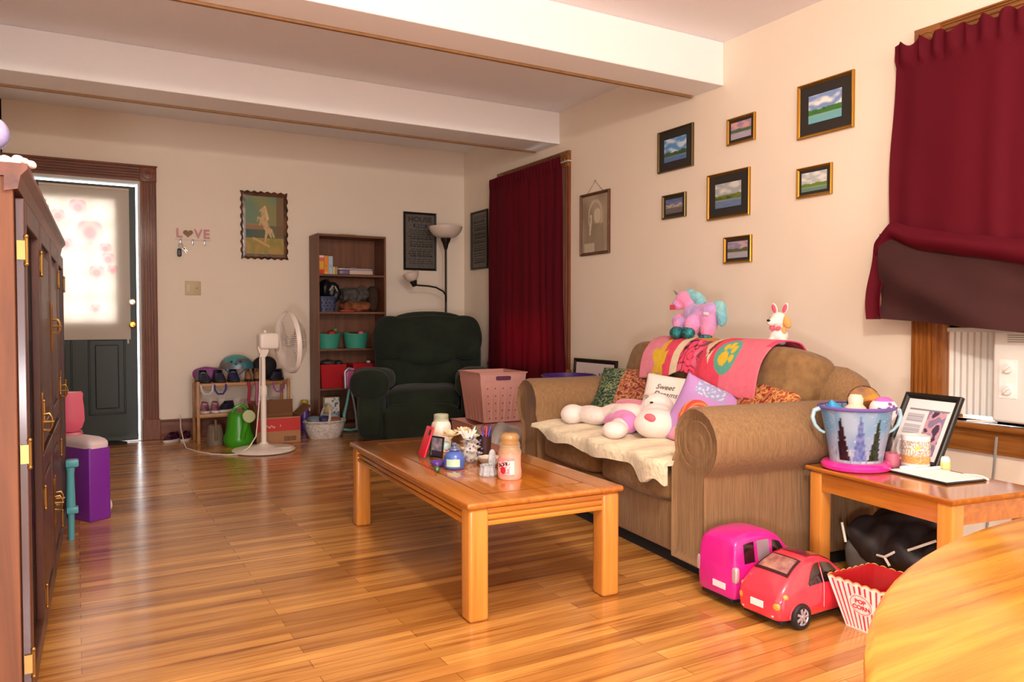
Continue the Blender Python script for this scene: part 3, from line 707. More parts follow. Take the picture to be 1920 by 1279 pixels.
b = B(); b.tube([(.016*math.cos(t), 0, -.002+.016*math.sin(t)) for t in [2*PI*i/20 for i in range(21)]], .0018, 6); b.obj('ring', steel, k_)
b = B(); b.soft((-.012, -.004, -.062), (.017, .008, .034), n=4, N=6); b.obj('key_fob', M('fob_black', '16151a', .4), k_)
for a_, l in ((.5, .06), (.8, .055)):
    b = B(); b.box(-.003, .003, -.002, .002, -l, -.015); b.box(-.010, .010, -.002, .002, -.03, -.012, bev=.002); b.obj('key', steel, k_, m=T((.012, 0, -.012), (0, -a_, 0)), smooth=False)
# light switch
r = empty('light_switch', 'beige double light switch plate on the back wall below the key holder', 'light switch', (.866, BW, 1.262))
ivory = M('ivory_plastic', 'c9b285', .4)
b = B(); b.box(-.062, .062, -.007, 0, -.060, .060, bev=.004, seg=3); b.obj('plate', ivory, r)
B().box(-.048, -.016, -.012, -.006, -.034, .034, bev=.002).obj('rocker', M('ivory_light', 'd8c69a', .4), r)
b = B(); b.lathe([(.001, 0), (.008, 0), (.006, .006), (.001, .006)], m=T((.03, -.007, 0), (PI/2, 0, 0)), seg=14); b.obj('dimmer_dot', M('amber_dot', 'b8854a', .4), r)
# wall outlet near the corner on the right wall
r = empty('wall_outlet', 'pale wall outlet on the right wall between the recliner and the long curtain', 'outlet', (D, 6.47, .56))
b = B(); b.box(-.006, 0, -.035, .035, -.057, .057, bev=.003); b.obj('plate', M('outlet_white', 'd9d3c6', .5), r)
for z in (-.02, .02): b = B(); b.box(-.008, -.005, -.015, .015, z-.012, z+.012, bev=.002); b.obj('socket', M('outlet_dark', '5a554c', .5), r)
# ================================================================== floor lamp
bronze = M('lamp_bronze', '2b221c', .4, .5); shade_w = M('lamp_glass', 'e2cfc0', .5)
r = empty('floor_lamp', 'dark bronze floor lamp with a bowl shade and side reading arm behind the recliner', 'lamp', (3.09, 6.72, 0))
b = B(); b.lathe([(.001, 0), (.13, 0), (.13, .012), (.10, .025), (.02, .04), (.012, .06), (.001, .06)]); b.obj('base', bronze, r)
b = B(); b.tube([(0, 0, .05), (0, 0, .8), (0, 0, 1.69)], .011, 10); b.obj('pole', bronze, r)
b = B(); b.lathe([(.010, 1.66), (.018, 1.68), (.028, 1.72), (.045, 1.755), (.05, 1.775), (.001, 1.775)]); b.obj('socket_cup', bronze, r)
b = B(); b.lathe([(.045, 1.775), (.09, 1.785), (.125, 1.81), (.148, 1.84), (.160, 1.875), (.160, 1.885), (.153, 1.885), (.14, 1.84), (.115, 1.815), (.08, 1.795), (.001, 1.79)]); b.obj('lamp_shade', shade_w, r)
b = B(); b.tube([(0, -.01, 1.17), (-.005, -.02, 1.22), (-.04, -.03, 1.265), (-.12, -.04, 1.30), (-.20, -.04, 1.312), (-.28, -.04, 1.315), (-.33, -.04, 1.318)], .008, 8); a = b.obj('reading_arm', bronze, r)
b = B(); b.lathe([(.001, -.02), (.022, -.02), (.026, 0), (.034, .025), (.036, .04), (.001, .04)], m=T((-.345, -.05, 1.325), (.0, -.35, 0))); b.obj('socket_cup', bronze, a)
b = B(); b.lathe([(.036, .035), (.055, .05), (.070, .08), (.076, .115), (.072, .115), (.05, .065), (.001, .05)], m=T((-.345, -.05, 1.325), (.0, -.35, 0))); b.obj('lamp_shade', shade_w, a)
# ================================================================== bookcase
bk_m = wood('bookcase_wood', '7a492a', '5a3219', rough=.5, axis=2, scale=3, coat=.1)
bk_h = wood('bookcase_shelf_wood', '7a4a2c', '5c3620', rough=.5, axis=0, scale=3, coat=.1)
KX0, KX1, KY0, KY1 = 1.85, 2.485, 6.715, 6.985
r = empty('bookcase', 'tall brown bookcase full of bins and toys left of the recliner', 'bookcase', (KX0, KY0, 0))
kw, kd = KX1-KX0, KY1-KY0
B().box(0, .018, 0, kd, 0, 1.755, bev=.001).obj('side_panel', bk_m, r, smooth=False); B().box(kw-.018, kw, 0, kd, 0, 1.755, bev=.001).obj('side_panel', bk_m, r, smooth=False)
B().box(.018, kw-.018, 0, kd, 1.735, 1.755, bev=.001).obj('top_panel', bk_h, r, smooth=False)
B().box(.018, kw-.018, kd-.006, kd, 0, 1.735).obj('back_panel', bk_m, r, smooth=False)
SH = [1.40, 1.065, .735, .385, .06]
for z in SH: B().box(.018, kw-.018, .002, kd-.006, z-.018, z, bev=.001).obj('shelf', bk_h, r, smooth=False)
B().box(.018, kw-.018, .01, .02, 0, .045).obj('toe_board', bk_h, r, smooth=False)
tag(B().soft((2.16, 6.85, 1.764), (.09, .06, .009), n=3, N=8, amp=.004).obj('folded_cloth', M('yellow_cloth', 'c9b42e', .8)), 'flat yellow cloth on top of the bookcase', 'cloth')
def boxthing(name, lab, cat, x0, x1, y0, y1, z0, z1, fn, nx=24, ny=40, body='c9c2b4', gloss=.4):
    r = empty(name, lab, cat, ((x0+x1)/2, (y0+y1)/2, z0))
    w_, d_, h_ = x1-x0, y1-y0, z1-z0
    B().box(-w_/2, w_/2, -d_/2, d_/2, 0, h_, bev=.002).obj('carton', M('carton_'+body, body, gloss), r, smooth=False)
    panel('printed_front', w_*.98, h_*.98, fn, attr, r, nx, ny, m=T((0, -d_/2-.0012, h_/2)), th=.001); return r
def stripes(lst):
    def f(u, v):
        for t, c in lst:
            if v < t: return lin(c)
        return lin(lst[-1][1])
    return f
z = SH[0]
boxthing('game_box', 'red and yellow box, leftmost on the top shelf of the bookcase', 'box', 1.872, 1.912, 6.73, 6.9, z, z+.165, stripes([(.25, 'd02a1a'), (.68, 'e0a417'), (.9, 'e05a5a'), (1.1, 'ead9c8')]), body='c23a22')
boxthing('game_box', 'orange box with small dark print on the top shelf of the bookcase', 'box', 1.914, 1.952, 6.73, 6.9, z, z+.162, lambda u, v: lin('5a2a10') if abs(u-.45) < .12 and .38 < v < .5 and nz(u*40, v*40) > 0 else lin('e08a20') if v > .1 else lin('e6a84a'), body='d9771a')
boxthing('game_box', 'pale blue box on the top shelf of the bookcase', 'box', 1.954, 1.992, 6.73, 6.9, z, z+.160, lambda u, v: lin('a9c3cf') if not (.35 < v < .55 and .2 < u < .8) else lin('a9a3b5'), body='9fb7c2')
boxthing('card_box', 'small white and yellow box beside the pale blue box on the bookcase', 'box', 1.996, 2.034, 6.73, 6.84, z, z+.066, lambda u, v: lin('ece6cf') if u < .25 else lin('b9903e'), body='a8873f')
r = empty('craft_case', 'clear lilac craft case lying on the top shelf of the bookcase', 'case', (2.205, 6.83, z))
b = B(); b.soft((0, 0, .021), (.165, .095, .021), n=9, N=10); b.obj('tray', M('lilac_plastic', '6a5a78', .35), r)
b = B(); b.soft((0, 0, .050), (.168, .098, .010), n=9, N=10, amp=.003); b.obj('lid', M('clear_lid', 'a8a2b0', .2), r)
b = B(); b.tube([(-.03, -.02, .058), (-.02, -.02, .07), (.02, -.02, .07), (.03, -.02, .058)], .004); b.obj('handle', M('tan_handle', '9a7a60', .5), r)
B().box(-.06, .155, -.106, -.098, .004, .040, bev=.002).obj('label_card', M('card_pink', 'cdb5a4', .6), r)
# shelf 2
z = SH[1]
def basket(name, lab, cat, loc, w_, d_, h_, mat, holes=True, tp=.9, rim=None, group=None):
    r = empty(name, lab, cat, loc, 0, group); b = B()
    def rr(s, z, i=0): return [((w_/2*s-i)*c, (d_/2*s-i)*s2, z) for c, s2 in sq]
    sq = []
    for k in range(40):
        t = 2*PI*(k+.5)/40; c, s = math.cos(t), math.sin(t); q = (abs(c)**6+abs(s)**6)**(-1/6); sq.append((c*q, s*q))
    b.loft([rr(tp, 0), rr(1, h_), rr(1, h_, .004), rr(tp, .006, .004)], cap=True); b.obj('body', mat, r)
    if rim: b = B(); b.loft([rr(1.0, h_-.012), rr(1.04, h_-.008), rr(1.05, h_), rr(1.03, h_+.003), rr(.97, h_+.001)], cap=False); b.obj('rim', rim, r)
    return r
navy = M('blue_basket', '3c4468', .45, noise_amt=.3, nscale=30)
r = basket('storage_basket', 'blue perforated plastic basket holding a black bundle on the bookcase', 'basket', (1.955, 6.82, z), .155, .15, .135, navy, rim=navy)
b = B()
for i in range(4):
    for j in range(4): b.ball((-.055+i*.035+(j % 2)*.012, -.0755+.0, .025+j*.028), (.006, .003, .006), u=8, v=6)
b.obj('vent_holes', M('hole_dark', '14141f', .8), r)
o = B().soft((1.975, 6.82, z+.205), (.085, .07, .075), n=2.4, N=16, amp=.05, fr=14).soft((2.035, 6.80, z+.15), (.035, .05, .07), n=2.4, N=12, rot=(0, .5, 0), amp=.015, fr=10).obj('cloth_bundle', M('black_satin', '101014', .45))
tag(o, 'black shiny cloth bundle with grey trim piled in the blue basket', 'bundle')
for p in (((-.01, -.075, .19), (.025, -.075, .235)), ((.045, -.06, .23), (.085, -.055, .15))):
    q = B().tube([tuple(a+c for a, c in zip((1.975, 6.82, z), p[0])), tuple(a+c for a, c in zip((1.975, 6.82, z), p[1]))], .008).obj('grey_trim', M('grey_trim', '8f9288', .5), o)
tag(B().soft((2.20, 6.83, z+.155), (.125, .075, .068), n=2.3, N=18, amp=.05, fr=17).obj('plush_toy', M('grey_fur', '5c5752', .95, c2='3d3a38', nscale=30, bump=.6, bscale=80), remesh=.006), 'grey fluffy plush toy heaped on the second shelf of the bookcase', 'soft toy')
tag(B().soft((2.22, 6.82, z+.048), (.135, .085, .045), n=2.6, N=16, amp=.03, fr=16).obj('knit_hat', M('rust_cloth', '9a5a32', .9, c2='6d3a20', nscale=14, bump=.3, bscale=90), remesh=.006), 'rust orange cloth under the grey plush toy on the bookcase', 'cloth')
tag(B().soft((2.13, 6.755, z+.010), (.07, .025, .010), n=3, N=8, amp=.006).obj('red_ribbon', M('red_cloth', 'a83a2c', .7)), 'small red cloth strip at the front edge of the second bookcase shelf', 'ribbon')
tag(B().soft((2.40, 6.85, z+.12), (.05, .07, .115), n=2.5, N=14, amp=.02).obj('plush_toy', M('brown_fur', '3c2a1c', .95, bump=.5, bscale=80)), 'dark brown plush toy at the right end of the second bookcase shelf', 'soft toy')
# shelf 3: teal tubs
teal = M('teal_plastic', '3f9c84', .4)
def tub(lab, x, zz, grp):
    r = empty('storage_tub', lab, 'tub', (x, 6.84, zz), 0, grp)
    b = B(); wob = lambda t, z: 1
    def ring(rx, ry, z, i=0, dip=0): return [((rx-i)*math.cos(2*PI*k/36), (ry-i)*math.sin(2*PI*k/36), z+dip*math.cos(2*PI*k/36)**2) for k in range(36)]
    b.loft([ring(.09, .08, 0), ring(.10, .09, .04), ring(.116, .10, .115, dip=.015), ring(.122, .105, .125, dip=.017), ring(.122, .105, .130, dip=.017), ring(.112, .096, .126, dip=.015), ring(.09, .08, .006)]); b.obj('body', teal, r)
    return r
t1 = tub('teal plastic tub with red and green toys, left on the third bookcase shelf', 1.975, SH[2], 'teal tubs on the bookcase')
t2 = tub('teal plastic tub with a pink toy, right on the third bookcase shelf', 2.235, SH[2], 'teal tubs on the bookcase')
def lump(lab, loc, rad, col, name='toy', cat='toy', n=2.4, amp=.01, rm=0, bump=.2):
    o = B().soft((0, 0, 0), rad, n=n, N=12, amp=amp, fr=12).obj(name, M('toy_'+col, col, .55, bump=bump, bscale=50), loc=loc); return tag(o, lab, cat)
z = SH[2]
lump('red toy poking out of the left teal tub', (2.0, 6.82, z+.135), (.04, .04, .028), 'a52a26'); lump('green frog like toy on top of the left teal tub', (2.03, 6.80, z+.168), (.018, .016, .016), '5f8a4a')
lump('dark magenta toy at the left side of the left teal tub', (1.915, 6.82, z+.120), (.035, .05, .02), '6d2440'); lump('small pink ball on the right teal tub', (2.27, 6.80, z+.135), (.026, .026, .022), 'c9707c', amp=0)
lump('dark grey toy inside the right teal tub', (2.20, 6.84, z+.128), (.05, .05, .02), '4a4038')
# shelf 4: red fabric bins
redf = M('red_fabric', 'b3101c', .85, bump=.2, bscale=200)
def bin_(lab, x):
    r = empty('fabric_bin', lab, 'bin', (x, 6.83, SH[3]), 0, 'red fabric bins on the bookcase'); b = B()
    def q(s, z, i=0): return [(sx*(.118*s-i), sy*(.10*s-i), z) for sx, sy in ((-1, -1), (1, -1), (1, 1), (-1, 1))]
    b.loft([q(.88, 0), q(1, .21), q(1, .21, .005), q(.88, .008, .005)]); b.obj('body', redf, r, smooth=False); return r
bin_('red fabric bin with dark toys, left on the fourth bookcase shelf', 1.995); bin_('red fabric bin partly hidden behind the recliner on the fourth bookcase shelf', 2.29)
lump('dark grey knitted toy on the left red bin', (1.965, 6.82, SH[3]+.222), (.065, .05, .028), '3d3632'); lump('dark green toy at the right side of the left red bin', (2.06, 6.82, SH[3]+.218), (.035, .04, .024), '2b3026')
lump('shiny silver toy on the right red bin', (2.33, 6.78, SH[3]+.222), (.02, .02, .014), 'c9c9cc')
# things on the floor in front of the bookcase
pink_toy = M('magenta_plastic', 'b24c86', .35); aqua = M('aqua_plastic', '6fb5ac', .4)
r = empty('scooter', 'pink and turquoise folded kick scooter standing between bookcase and recliner', 'scooter', (2.10, 6.60, 0))
b = B(); b.soft((0, 0, .465), (.045, .03, .085), n=4, N=10); b.obj('deck', pink_toy, r)
b = B(); b.tube([(-.045, -.02, .39), (-.048, -.02, .54), (-.02, -.02, .565), (.03, -.02, .555)], .012); b.obj('deck_trim', M('silver_plastic', 'a9a5b0', .3, .3), r)
b = B(); b.tube([(-.005, 0, .38), (-.03, -.01, .26), (-.055, -.01, .16), (-.06, -.02, .09)], [.012, .013, .016, .012]); b.obj('strut', aqua, r)
b = B(); b.tube([(.01, 0, .38), (.03, -.01, .28), (.05, -.01, .16), (.06, -.01, .01)], .010); b.obj('strut', M('grey_plastic', '8d9799', .4), r)
b = B(); b.tube([(-.07, -.02, .03), (0, -.03, .02), (.07, -.02, .03)], .012); b.obj('foot_bar', aqua, r)
# spray can, yellow cap
r = empty('spray_can', 'purple aerosol can with a yellow cap against the wall left of the bookcase', 'can', (1.765, 6.86, 0))
b = B(); b.lathe([(.001, 0), (.036, 0), (.038, .01), (.038, .205), (.033, .218), (.001, .218)]); b.obj('can_body', M('purple_can', '4a2a86', .3, c2='6a4aa8', nscale=20), r)
b = B(); b.lathe([(.032, .212), (.034, .215), (.034, .270), (.030, .276), (.001, .276)]); b.obj('cap', M('yellow_cap', 'b8a62a', .4), r)
# patterned paper box beside basket
boxthing('gift_bag', 'blue and yellow flowered carton standing behind the white wicker basket', 'box', 1.87, 2.0, 6.58, 6.64, 0, .315, lambda u, v: (lin('3d5f80') if nz(u*9, v*16) > .12 else lin('ded4c0')) if u > .45 else (lin('d8b25c') if .35 < v < .75 and u < .36 else lin('e4dcc8')), body='cfc6b2')
# white wicker basket
wick = M('white_wicker', 'efe4da', .7, c2='cbbcae', nscale=55, bump=1., bscale=120)
r = empty('wicker_basket', 'white oval wicker basket with a hoop handle on the floor by the bookcase', 'basket', (1.815, 6.40, 0))
def ovr(rx, ry, z, amp=0, ph=0, seg=72): return [((rx+amp*math.cos(k*PI+ph))*math.cos(2*PI*k/seg), (ry+amp*math.cos(k*PI+ph))*math.sin(2*PI*k/seg), z) for k in range(seg)]
b = B(); rings = [ovr(.001, .001, .004)]
for i in range(14): z = i*.0095; q = .125+.042*math.sin(i/13*PI/2); rings.append(ovr(q, q*.72, z, .0025, i*PI))
rings += [ovr(.176, .128, .132, .003), ovr(.182, .134, .140, .003, PI), ovr(.178, .130, .149, .003), ovr(.168, .12, .149, .002), ovr(.155, .108, .10), ovr(.12, .08, .012), ovr(.001, .001, .012)]
b.loft(rings); b.obj('woven_body', wick, r)
b = B(); b.tube([(.03*math.sin(t)+.0, -.128*math.cos(t), .13+.15*math.sin(t)) for t in [PI*k/20 for k in range(21)]], .011, 8); b.obj('handle', wick, r)
lump('navy blue knitted item in the white wicker basket', (1.80, 6.36, .155), (.05, .045, .035), '2c3157'); lump('grey blue cloth in the left side of the white wicker basket', (1.73, 6.41, .15), (.06, .06, .035), '74808c'); lump('rust brown item in the white wicker basket', (1.88, 6.39, .148), (.07, .05, .02), '9a5c3c'); lump('pale grey plastic wrap at the back of the white wicker basket', (1.87, 6.45, .160), (.08, .03, .04), '9aa6ac')
# ================================================================== standing fan
fw = M('fan_white', 'f3e6da', .35)
r = empty('pedestal_fan', 'white pedestal fan turned toward the right near the shoe rack', 'fan', (1.225, 5.96, 0))
b = B(); b.lathe([(.001, 0), (.205, 0), (.228, .006), (.232, .014), (.222, .022), (.14, .034), (.06, .044), (.03, .06), (.026, .07), (.001, .07)], seg=48); base = b.obj('base', fw, r)
b = B(); b.soft((.11, -.06, .030), (.09, .065, .010), n=3, N=10); b.obj('foot_recess', M('fan_cream', 'e0d2c4', .4), base)
b = B(); b.lathe([(.020, .05), (.021, .4), (.021, .41), (.026, .42), (.028, .45), (.026, .49), (.017, .50), (.0165, .74), (.020, .76), (.001, .76)], seg=20); b.obj('pole', fw, r)
b = B(); b.loft([[(sx*w1, sy*d1, z) for sx, sy in ((-1, -1), (1, -1), (1, 1), (-1, 1))] for w1, d1, z in ((.018, .018, .715), (.034, .022, .75), (.042, .026, .785), (.04, .026, .80))]); nk = b.obj('neck', fw, r, angle=50)
HM = T((.035, 0, .835), (0, 0, math.radians(4)))     # head frame: +x is the blowing direction
b = B(); b.soft((0, 0, 0), (.075, .06, .062), n=6, N=12, m=HM); mo = b.obj('motor_housing', fw, r)
b = B(); b.lathe([(.001, 0), (.012, 0), (.010, .02), (.001, .022)], m=HM@T((-.02, 0, .06))); b.obj('oscillation_knob', fw, mo)
GM = HM@T((.17, 0, -.012), (0, PI/2-.06, 0)); RG = .235
b = B(); b.lathe([(RG, -.02), (RG+.006, -.012), (RG+.006, .012), (RG, .018), (RG-.006, .012), (RG-.006, -.012), (RG, -.02)], m=GM, seg=56, cap=False); b.lathe([(.062, -.098), (.066, -.094), (.062, -.09), (.058, -.094), (.062, -.098)], m=GM, cap=False); b.obj('grille_ring', fw, r)
for side, nm in ((-1, 'rear_grille'), (1, 'front_grille')):
    b = B()
    for k in range(88):
        a_ = 2*PI*k/88
        pts = [(.06, .094), (.10, .093), (.16, .078), (.205, .045), (RG, .012)]
        b.tube([(q*math.cos(a_+(.25 if side < 0 else 0)*(q/RG)), q*math.sin(a_+(.25 if side < 0 else 0)*(q/RG)), side*h) for q, h in pts], .0019, 4, m=GM)
    if side > 0: b.lathe([(.001, .09), (.062, .09), (.058, .098), (.001, .10)], m=GM)
    b.obj(nm, fw, r)
b = B()
for k in range(3):
    rings = []
    for i in range(8):
        q = .03+.17*i/7; a0 = k*2*PI/3+.12*i/7; wd = math.radians(38+30*math.sin(i/7*PI)); c0 = []
        for j in range(7): a_ = a0-wd/2+wd*j/6; c0.append((q*math.cos(a_), q*math.sin(a_), .022-.044*j/6))
        rings.append(c0+[(x, y, z+.002) for x, y, z in c0[::-1]])
    b.loft(rings, m=GM)
b.lathe([(.001, -.03), (.035, -.03), (.035, .03), (.001, .035)], m=GM); b.obj('blades', M('fan_blade', 'd8cdc2', .3), r)
b = B(); b.tube([(-.02, -.03, .77), (-.03, -.03, .70), (-.035, -.05, .55), (-.045, -.07, .40), (-.06, -.08, .25), (-.075, -.09, .13), (-.12, -.07, .05), (-.2, -.09, .006), (-.28, -.06, .005), (-.36, .02, .005), (-.44, .17, .005), (-.50, .40, .005), (-.50, .55, .03), (-.50, .75, .12), (-.48, .95, .20)], .0045, 6); b.obj('power_cord', fw, r)
# ================================================================== shoe rack
rk = M('rack_wood', 'b9824a', .45, noise_amt=.25, nscale=14)
RX0, RX1, RY0, RY1 = .825, 1.56, 6.52, 6.80
r = empty('shoe_rack', 'light wooden two shelf shoe rack against the back wall left of the bookcase', 'shoe rack', (RX0, RY0, 0)); rw, rd = RX1-RX0, RY1-RY0
for x in (0, rw-.024):
    for y in (0, rd-.024): B().box(x, x+.024, y, y+.024, 0, .50, bev=.003).obj('leg', rk, r)
for zz in (.24, .485):
    b = B()
    for y in (0, rd-.020): b.box(.02, rw-.02, y, y+.018, zz-.03, zz, bev=.003)
    for k in range(6): y = .035+k*(rd-.09)/5; b.box(.01, rw-.01, y, y+.018, zz-.012, zz, bev=.002)
    b.box(.004, .02, .02, rd-.02, zz-.03, zz-.012); b.box(rw-.02, rw-.004, .02, rd-.02, zz-.03, zz-.012)
    b.obj('shelf', rk, r)
def shoe(name, lab, loc, rz, up, sole, group, L=.19, h=.075, acc=None, cat='shoe'):
    """low sneaker, toe toward local -Y"""
    r = empty(name, lab, cat, loc, rz, group); W = L*.19
    def outline(s, z, d=0): 
        P_ = []
        for k in range(28):
            t = 2*PI*k/28; y = -math.cos(t)*L/2; wd = W*(1.0-.22*(y/L*2)) if y < 0 else W*(.88-.05*y/L*2)
            P_.append((math.sin(t)**1*wd*s*(1.15 if abs(math.sin(t)) > .5 else 1), y*s, z))
        return P_
    b = B(); b.loft([outline(.97, 0), outline(1.0, .008), outline(.99, .02)]); b.obj('sole', sole, r)
    def up_(s, k): 
        P_ = outline(s, 0); return [(x*(1-.28*k), y if y > 0 else y*(1-.55*k), .02+(h-.02)*k*(1 if y > -L*.05 else .72)+.0*x) for x, y, z in P_]
    b = B(); b.loft([up_(.97, 0), up_(.96, .35), up_(.9, .7), up_(.84, 1), up_(.70, .98), up_(.62, .55)]); u = b.obj('upper', up, r)
    if acc:
        b = B()
        for k in range(3): b.tube([(-.018, -L*.18+k*.016, h*.62+k*.007), (0, -L*.19+k*.016, h*.68+k*.007), (.018, -L*.18+k*.016, h*.62+k*.007)], .0035, 6)
        b.obj('laces', acc, r)
    return r
dk = M('shoe_black', '17171c', .35, c2='2a2a4a', nscale=12); sq_ = M('sequin_dark', '241c22', .15, .6, c2='7a3a5a', nscale=60); pinks = M('shoe_pink', 'b5517c', .6); whs = M('shoe_white', 'd8cfc8', .5); lil = M('shoe_lilac', '8a7fa6', .6); soleW = M('sole_white', 'cfc4b8', .6); tanm = M('shoe_tan', 'a9794e', .6, noise_amt=.3, nscale=20); soleD = M('sole_dark', '2a2523', .7)
g = 'shoes on the rack'
shoe('sneaker', 'black and navy trainer with silver strap, far left on top of the shoe rack', (.885, 6.625, .486), .25, dk, soleD, g, .22, .10, M('silver_strap', 'b9bcc0', .3, .5))
shoe('sneaker', 'black trainer lying second from the left on top of the shoe rack', (1.005, 6.62, .486), .15, dk, soleD, g, .22, .10)
shoe('sneaker', 'navy trainer with silver strap under the turquoise helmet', (1.118, 6.625, .486), .05, M('shoe_navy', '20244a', .5), soleD, g, .22, .10, M('silver_strap', 'b9bcc0', .3, .5))
shoe('boot', 'tan child boot, left of the pair on top of the shoe rack', (1.235, 6.62, .486), 0, tanm, soleD, 'tan boots on the rack', .13, .10, cat='boot')
shoe('boot', 'tan child boot, right of the pair beside the fan pole', (1.305, 6.62, .486), 0, tanm, soleD, 'tan boots on the rack', .13, .10, cat='boot')
shoe('sneaker', 'black shoe at the right end of the top of the shoe rack', (1.475, 6.62, .486), -.6, dk, soleD, g, .22, .09)
lump('purple pink soft slipper heaped at the left of the shoe rack top', (.95, 6.765, .545), (.12, .035, .06), '8a3f86', 'slipper', 'slipper', amp=.015)
tag(B().soft((1.40, 6.735, .585), (.095, .055, .10), n=2.3, N=14, amp=.02).obj('bag', M('dark_bag', '1d1922', .7)), 'dark cloth bag slumped on the right of the shoe rack top behind the fan', 'bag')
r = empty('bicycle_helmet', 'turquoise and grey child helmet on top of the shoe rack', 'helmet', (1.16, 6.70, .600), -.2)
b = B(); rings = []
for i in range(10):
    p = i/9*PI/2; rings.append([(.135*math.cos(p)*math.cos(t)*(1+.015*math.cos(6*t)), .10*math.cos(p)*math.sin(t)*(1+.015*math.cos(6*t)), .105*math.sin(p)) for t in [2*PI*k/36 for k in range(36)]])
b.loft([[(x*.85, y*.85, -.01) for x, y, z in rings[0]]]+[[(x*1.0, y*1.0, -.012) for x, y, z in rings[0]]]+rings)
o = b.obj('shell', M('helmet_print', rough=.3, attr=True), r); colour(o, lambda c: lin('4a9a9a') if c.z > .06+.02*math.sin(c.x*30) else (lin('6b625e') if nz(c.x*14, c.y*9, c.z*20) > -.1 else lin('3f8290')))
b = B()
for k in range(5): b.tube([(.10*math.sin(a_)*.9-.0, -.075*math.cos(a_)-.02, .03+.02*(k % 2)) for a_ in [-.9+k*.4+j*.06 for j in range(4)]], .008, 6)
b.obj('vent_slots', M('vent_dark', '24343c', .6), r)
b = B(); b.tube([(-.09, -.05, -.01), (-.05, -.09, -.05), (.02, -.10, -.06), (.08, -.06, -.01)], .006, 6); b.obj('chin_strap', M('strap_teal', '3f6a86', .6), r)
# lower shelf
g = 'shoes on the lower rack shelf'
for k, (x, lab, up, so) in enumerate(((.895, 'white soled pink and black sneaker, leftmost on the lower rack shelf', M('shoe_pinkblack', '3a2a38', .5, c2='b06a80', nscale=18), soleW), (.975, 'white toed black sneaker next to the leftmost one on the lower rack shelf', M('shoe_pinkblack', '3a2a38'), whs), (1.06, 'small dark shoe at an angle on the lower rack shelf', dk, soleW))):
    shoe('sneaker', lab, (x, 6.62, .242), (0, 0, -1.0)[k], up, so, g, .18, .085, whs if k < 2 else None)
shoe('sneaker', 'white and pink sneaker on its own, right of centre on the lower rack shelf', (1.24, 6.64, .242), .4, whs, pinks, g, .16, .07)
shoe('sandal', 'grey lilac sandal at the right end of the lower rack shelf', (1.43, 6.63, .242), 0, lil, soleD, g, .16, .075, cat='sandal'); shoe('sandal', 'grey pink sandal by the right rack leg', (1.50, 6.63, .242), .2, M('shoe_greypink', '9a7a80', .6), soleD, g, .15, .07, cat='sandal')
for k, (x, c, lab) in enumerate(((.90, 'c9c6c4', 'grey looped strap hanging under the rack top, leftmost'), (1.0, '3a2f7a', 'purple looped bag strap hanging under the rack top'), (1.22, 'a83246', 'red striped scarf hanging down from the rack top'), (1.28, 'b86a8a', 'pink scarf hanging down beside the red striped scarf'), (1.335, '8a2a50', 'dark red ribbon hanging beside the fan pole'), (1.46, 'a04a86', 'magenta strap hanging in a loop at the right of the rack'))):
    y = 6.505
    if k in (0, 1, 5): pts = [(x-.045, y, .475), (x-.04, y-.008, .43), (x-.02, y-.01, .40), (x+.02, y-.01, .40), (x+.04, y-.008, .43), (x+.045, y, .475)]; rr_ = .008
    else: pts = [(x, y, .49), (x+.004, y-.01, .42), (x-.002, y-.008, .35), (x+.006, y-.006, .29)]; rr_ = .013
    tag(B().tube(pts, rr_, 8).obj('strap' if k in (0, 1, 5) else 'scarf', M('strap_'+c, c, .7)), lab, 'strap' if k in (0, 1, 5) else 'scarf')
# floor: cans, box
wcg = M('can_grey', '7d6a58', .5, noise_amt=.15, nscale=10)
r = empty('watering_can', 'grey brown watering can with a thin spout under the shoe rack', 'watering can', (.945, 6.43, 0))
b = B(); b.lathe([(.001, 0), (.062, 0), (.068, .02), (.066, .07), (.056, .13), (.048, .16), (.04, .165), (.001, .165)]); b.obj('body', wcg, r)
b = B(); b.tube([(.0, -.06, .05), (-.004, -.10, .11), (-.01, -.115, .17), (-.012, -.118, .215)], [.014, .011, .009, .008]); b.obj('spout', wcg, r)
gn = M('green_plastic', '3f9a1c', .3)
r = empty('watering_can', 'bright green plastic watering can with a pale round rose in front of the rack', 'watering can', (1.105, 6.315, 0))
b = B(); b.lathe([(.001, 0), (.098, 0), (.110, .02), (.115, .05), (.112, .08), (.098, .11), (.090, .17), (.082, .22), (.078, .245), (.082, .255), (.074, .262), (.001, .262)], seg=36); b.obj('body', gn, r)
b = B(); b.tube([(.01, -.10, .07), (.015, -.125, .12), (.03, -.14, .18), (.045, -.15, .235)], [.024, .02, .017, .022], 10); s_ = b.obj('spout', gn, r)
b = B(); b.lathe([(.02, 0), (.047, .012), (.050, .018), (.046, .024), (.001, .026)], m=T((.045, -.155, .245), (math.radians(78), 0, .15))); b.obj('rose', M('rose_pale', 'b9bf8c', .4), s_)
b = B(); b.tube([(-.05, .0, .25), (-.03, -.01, .30), (.01, -.015, .325), (.05, -.01, .30), (.06, .0, .25)], .013, 8); b.obj('handle', gn, r)
card = M('cardboard', '8c5f3a', .85, noise_amt=.12, nscale=5); cin = M('cardboard_inner', '7a4f30', .9)
r = empty('cardboard_box', 'open cardboard box with a wide red printed band behind the fan', 'box', (1.40, 6.372, 0), .0)
b = B(); w_, d_, h_ = .35, .26, .215
for (x0, x1, y0, y1) in ((-w_/2, w_/2, -d_/2, -d_/2+.005), (-w_/2, w_/2, d_/2-.005, d_/2), (-w_/2, -w_/2+.005, -d_/2, d_/2), (w_/2-.005, w_/2, -d_/2, d_/2)): b.box(x0, x1, y0, y1, 0, h_)
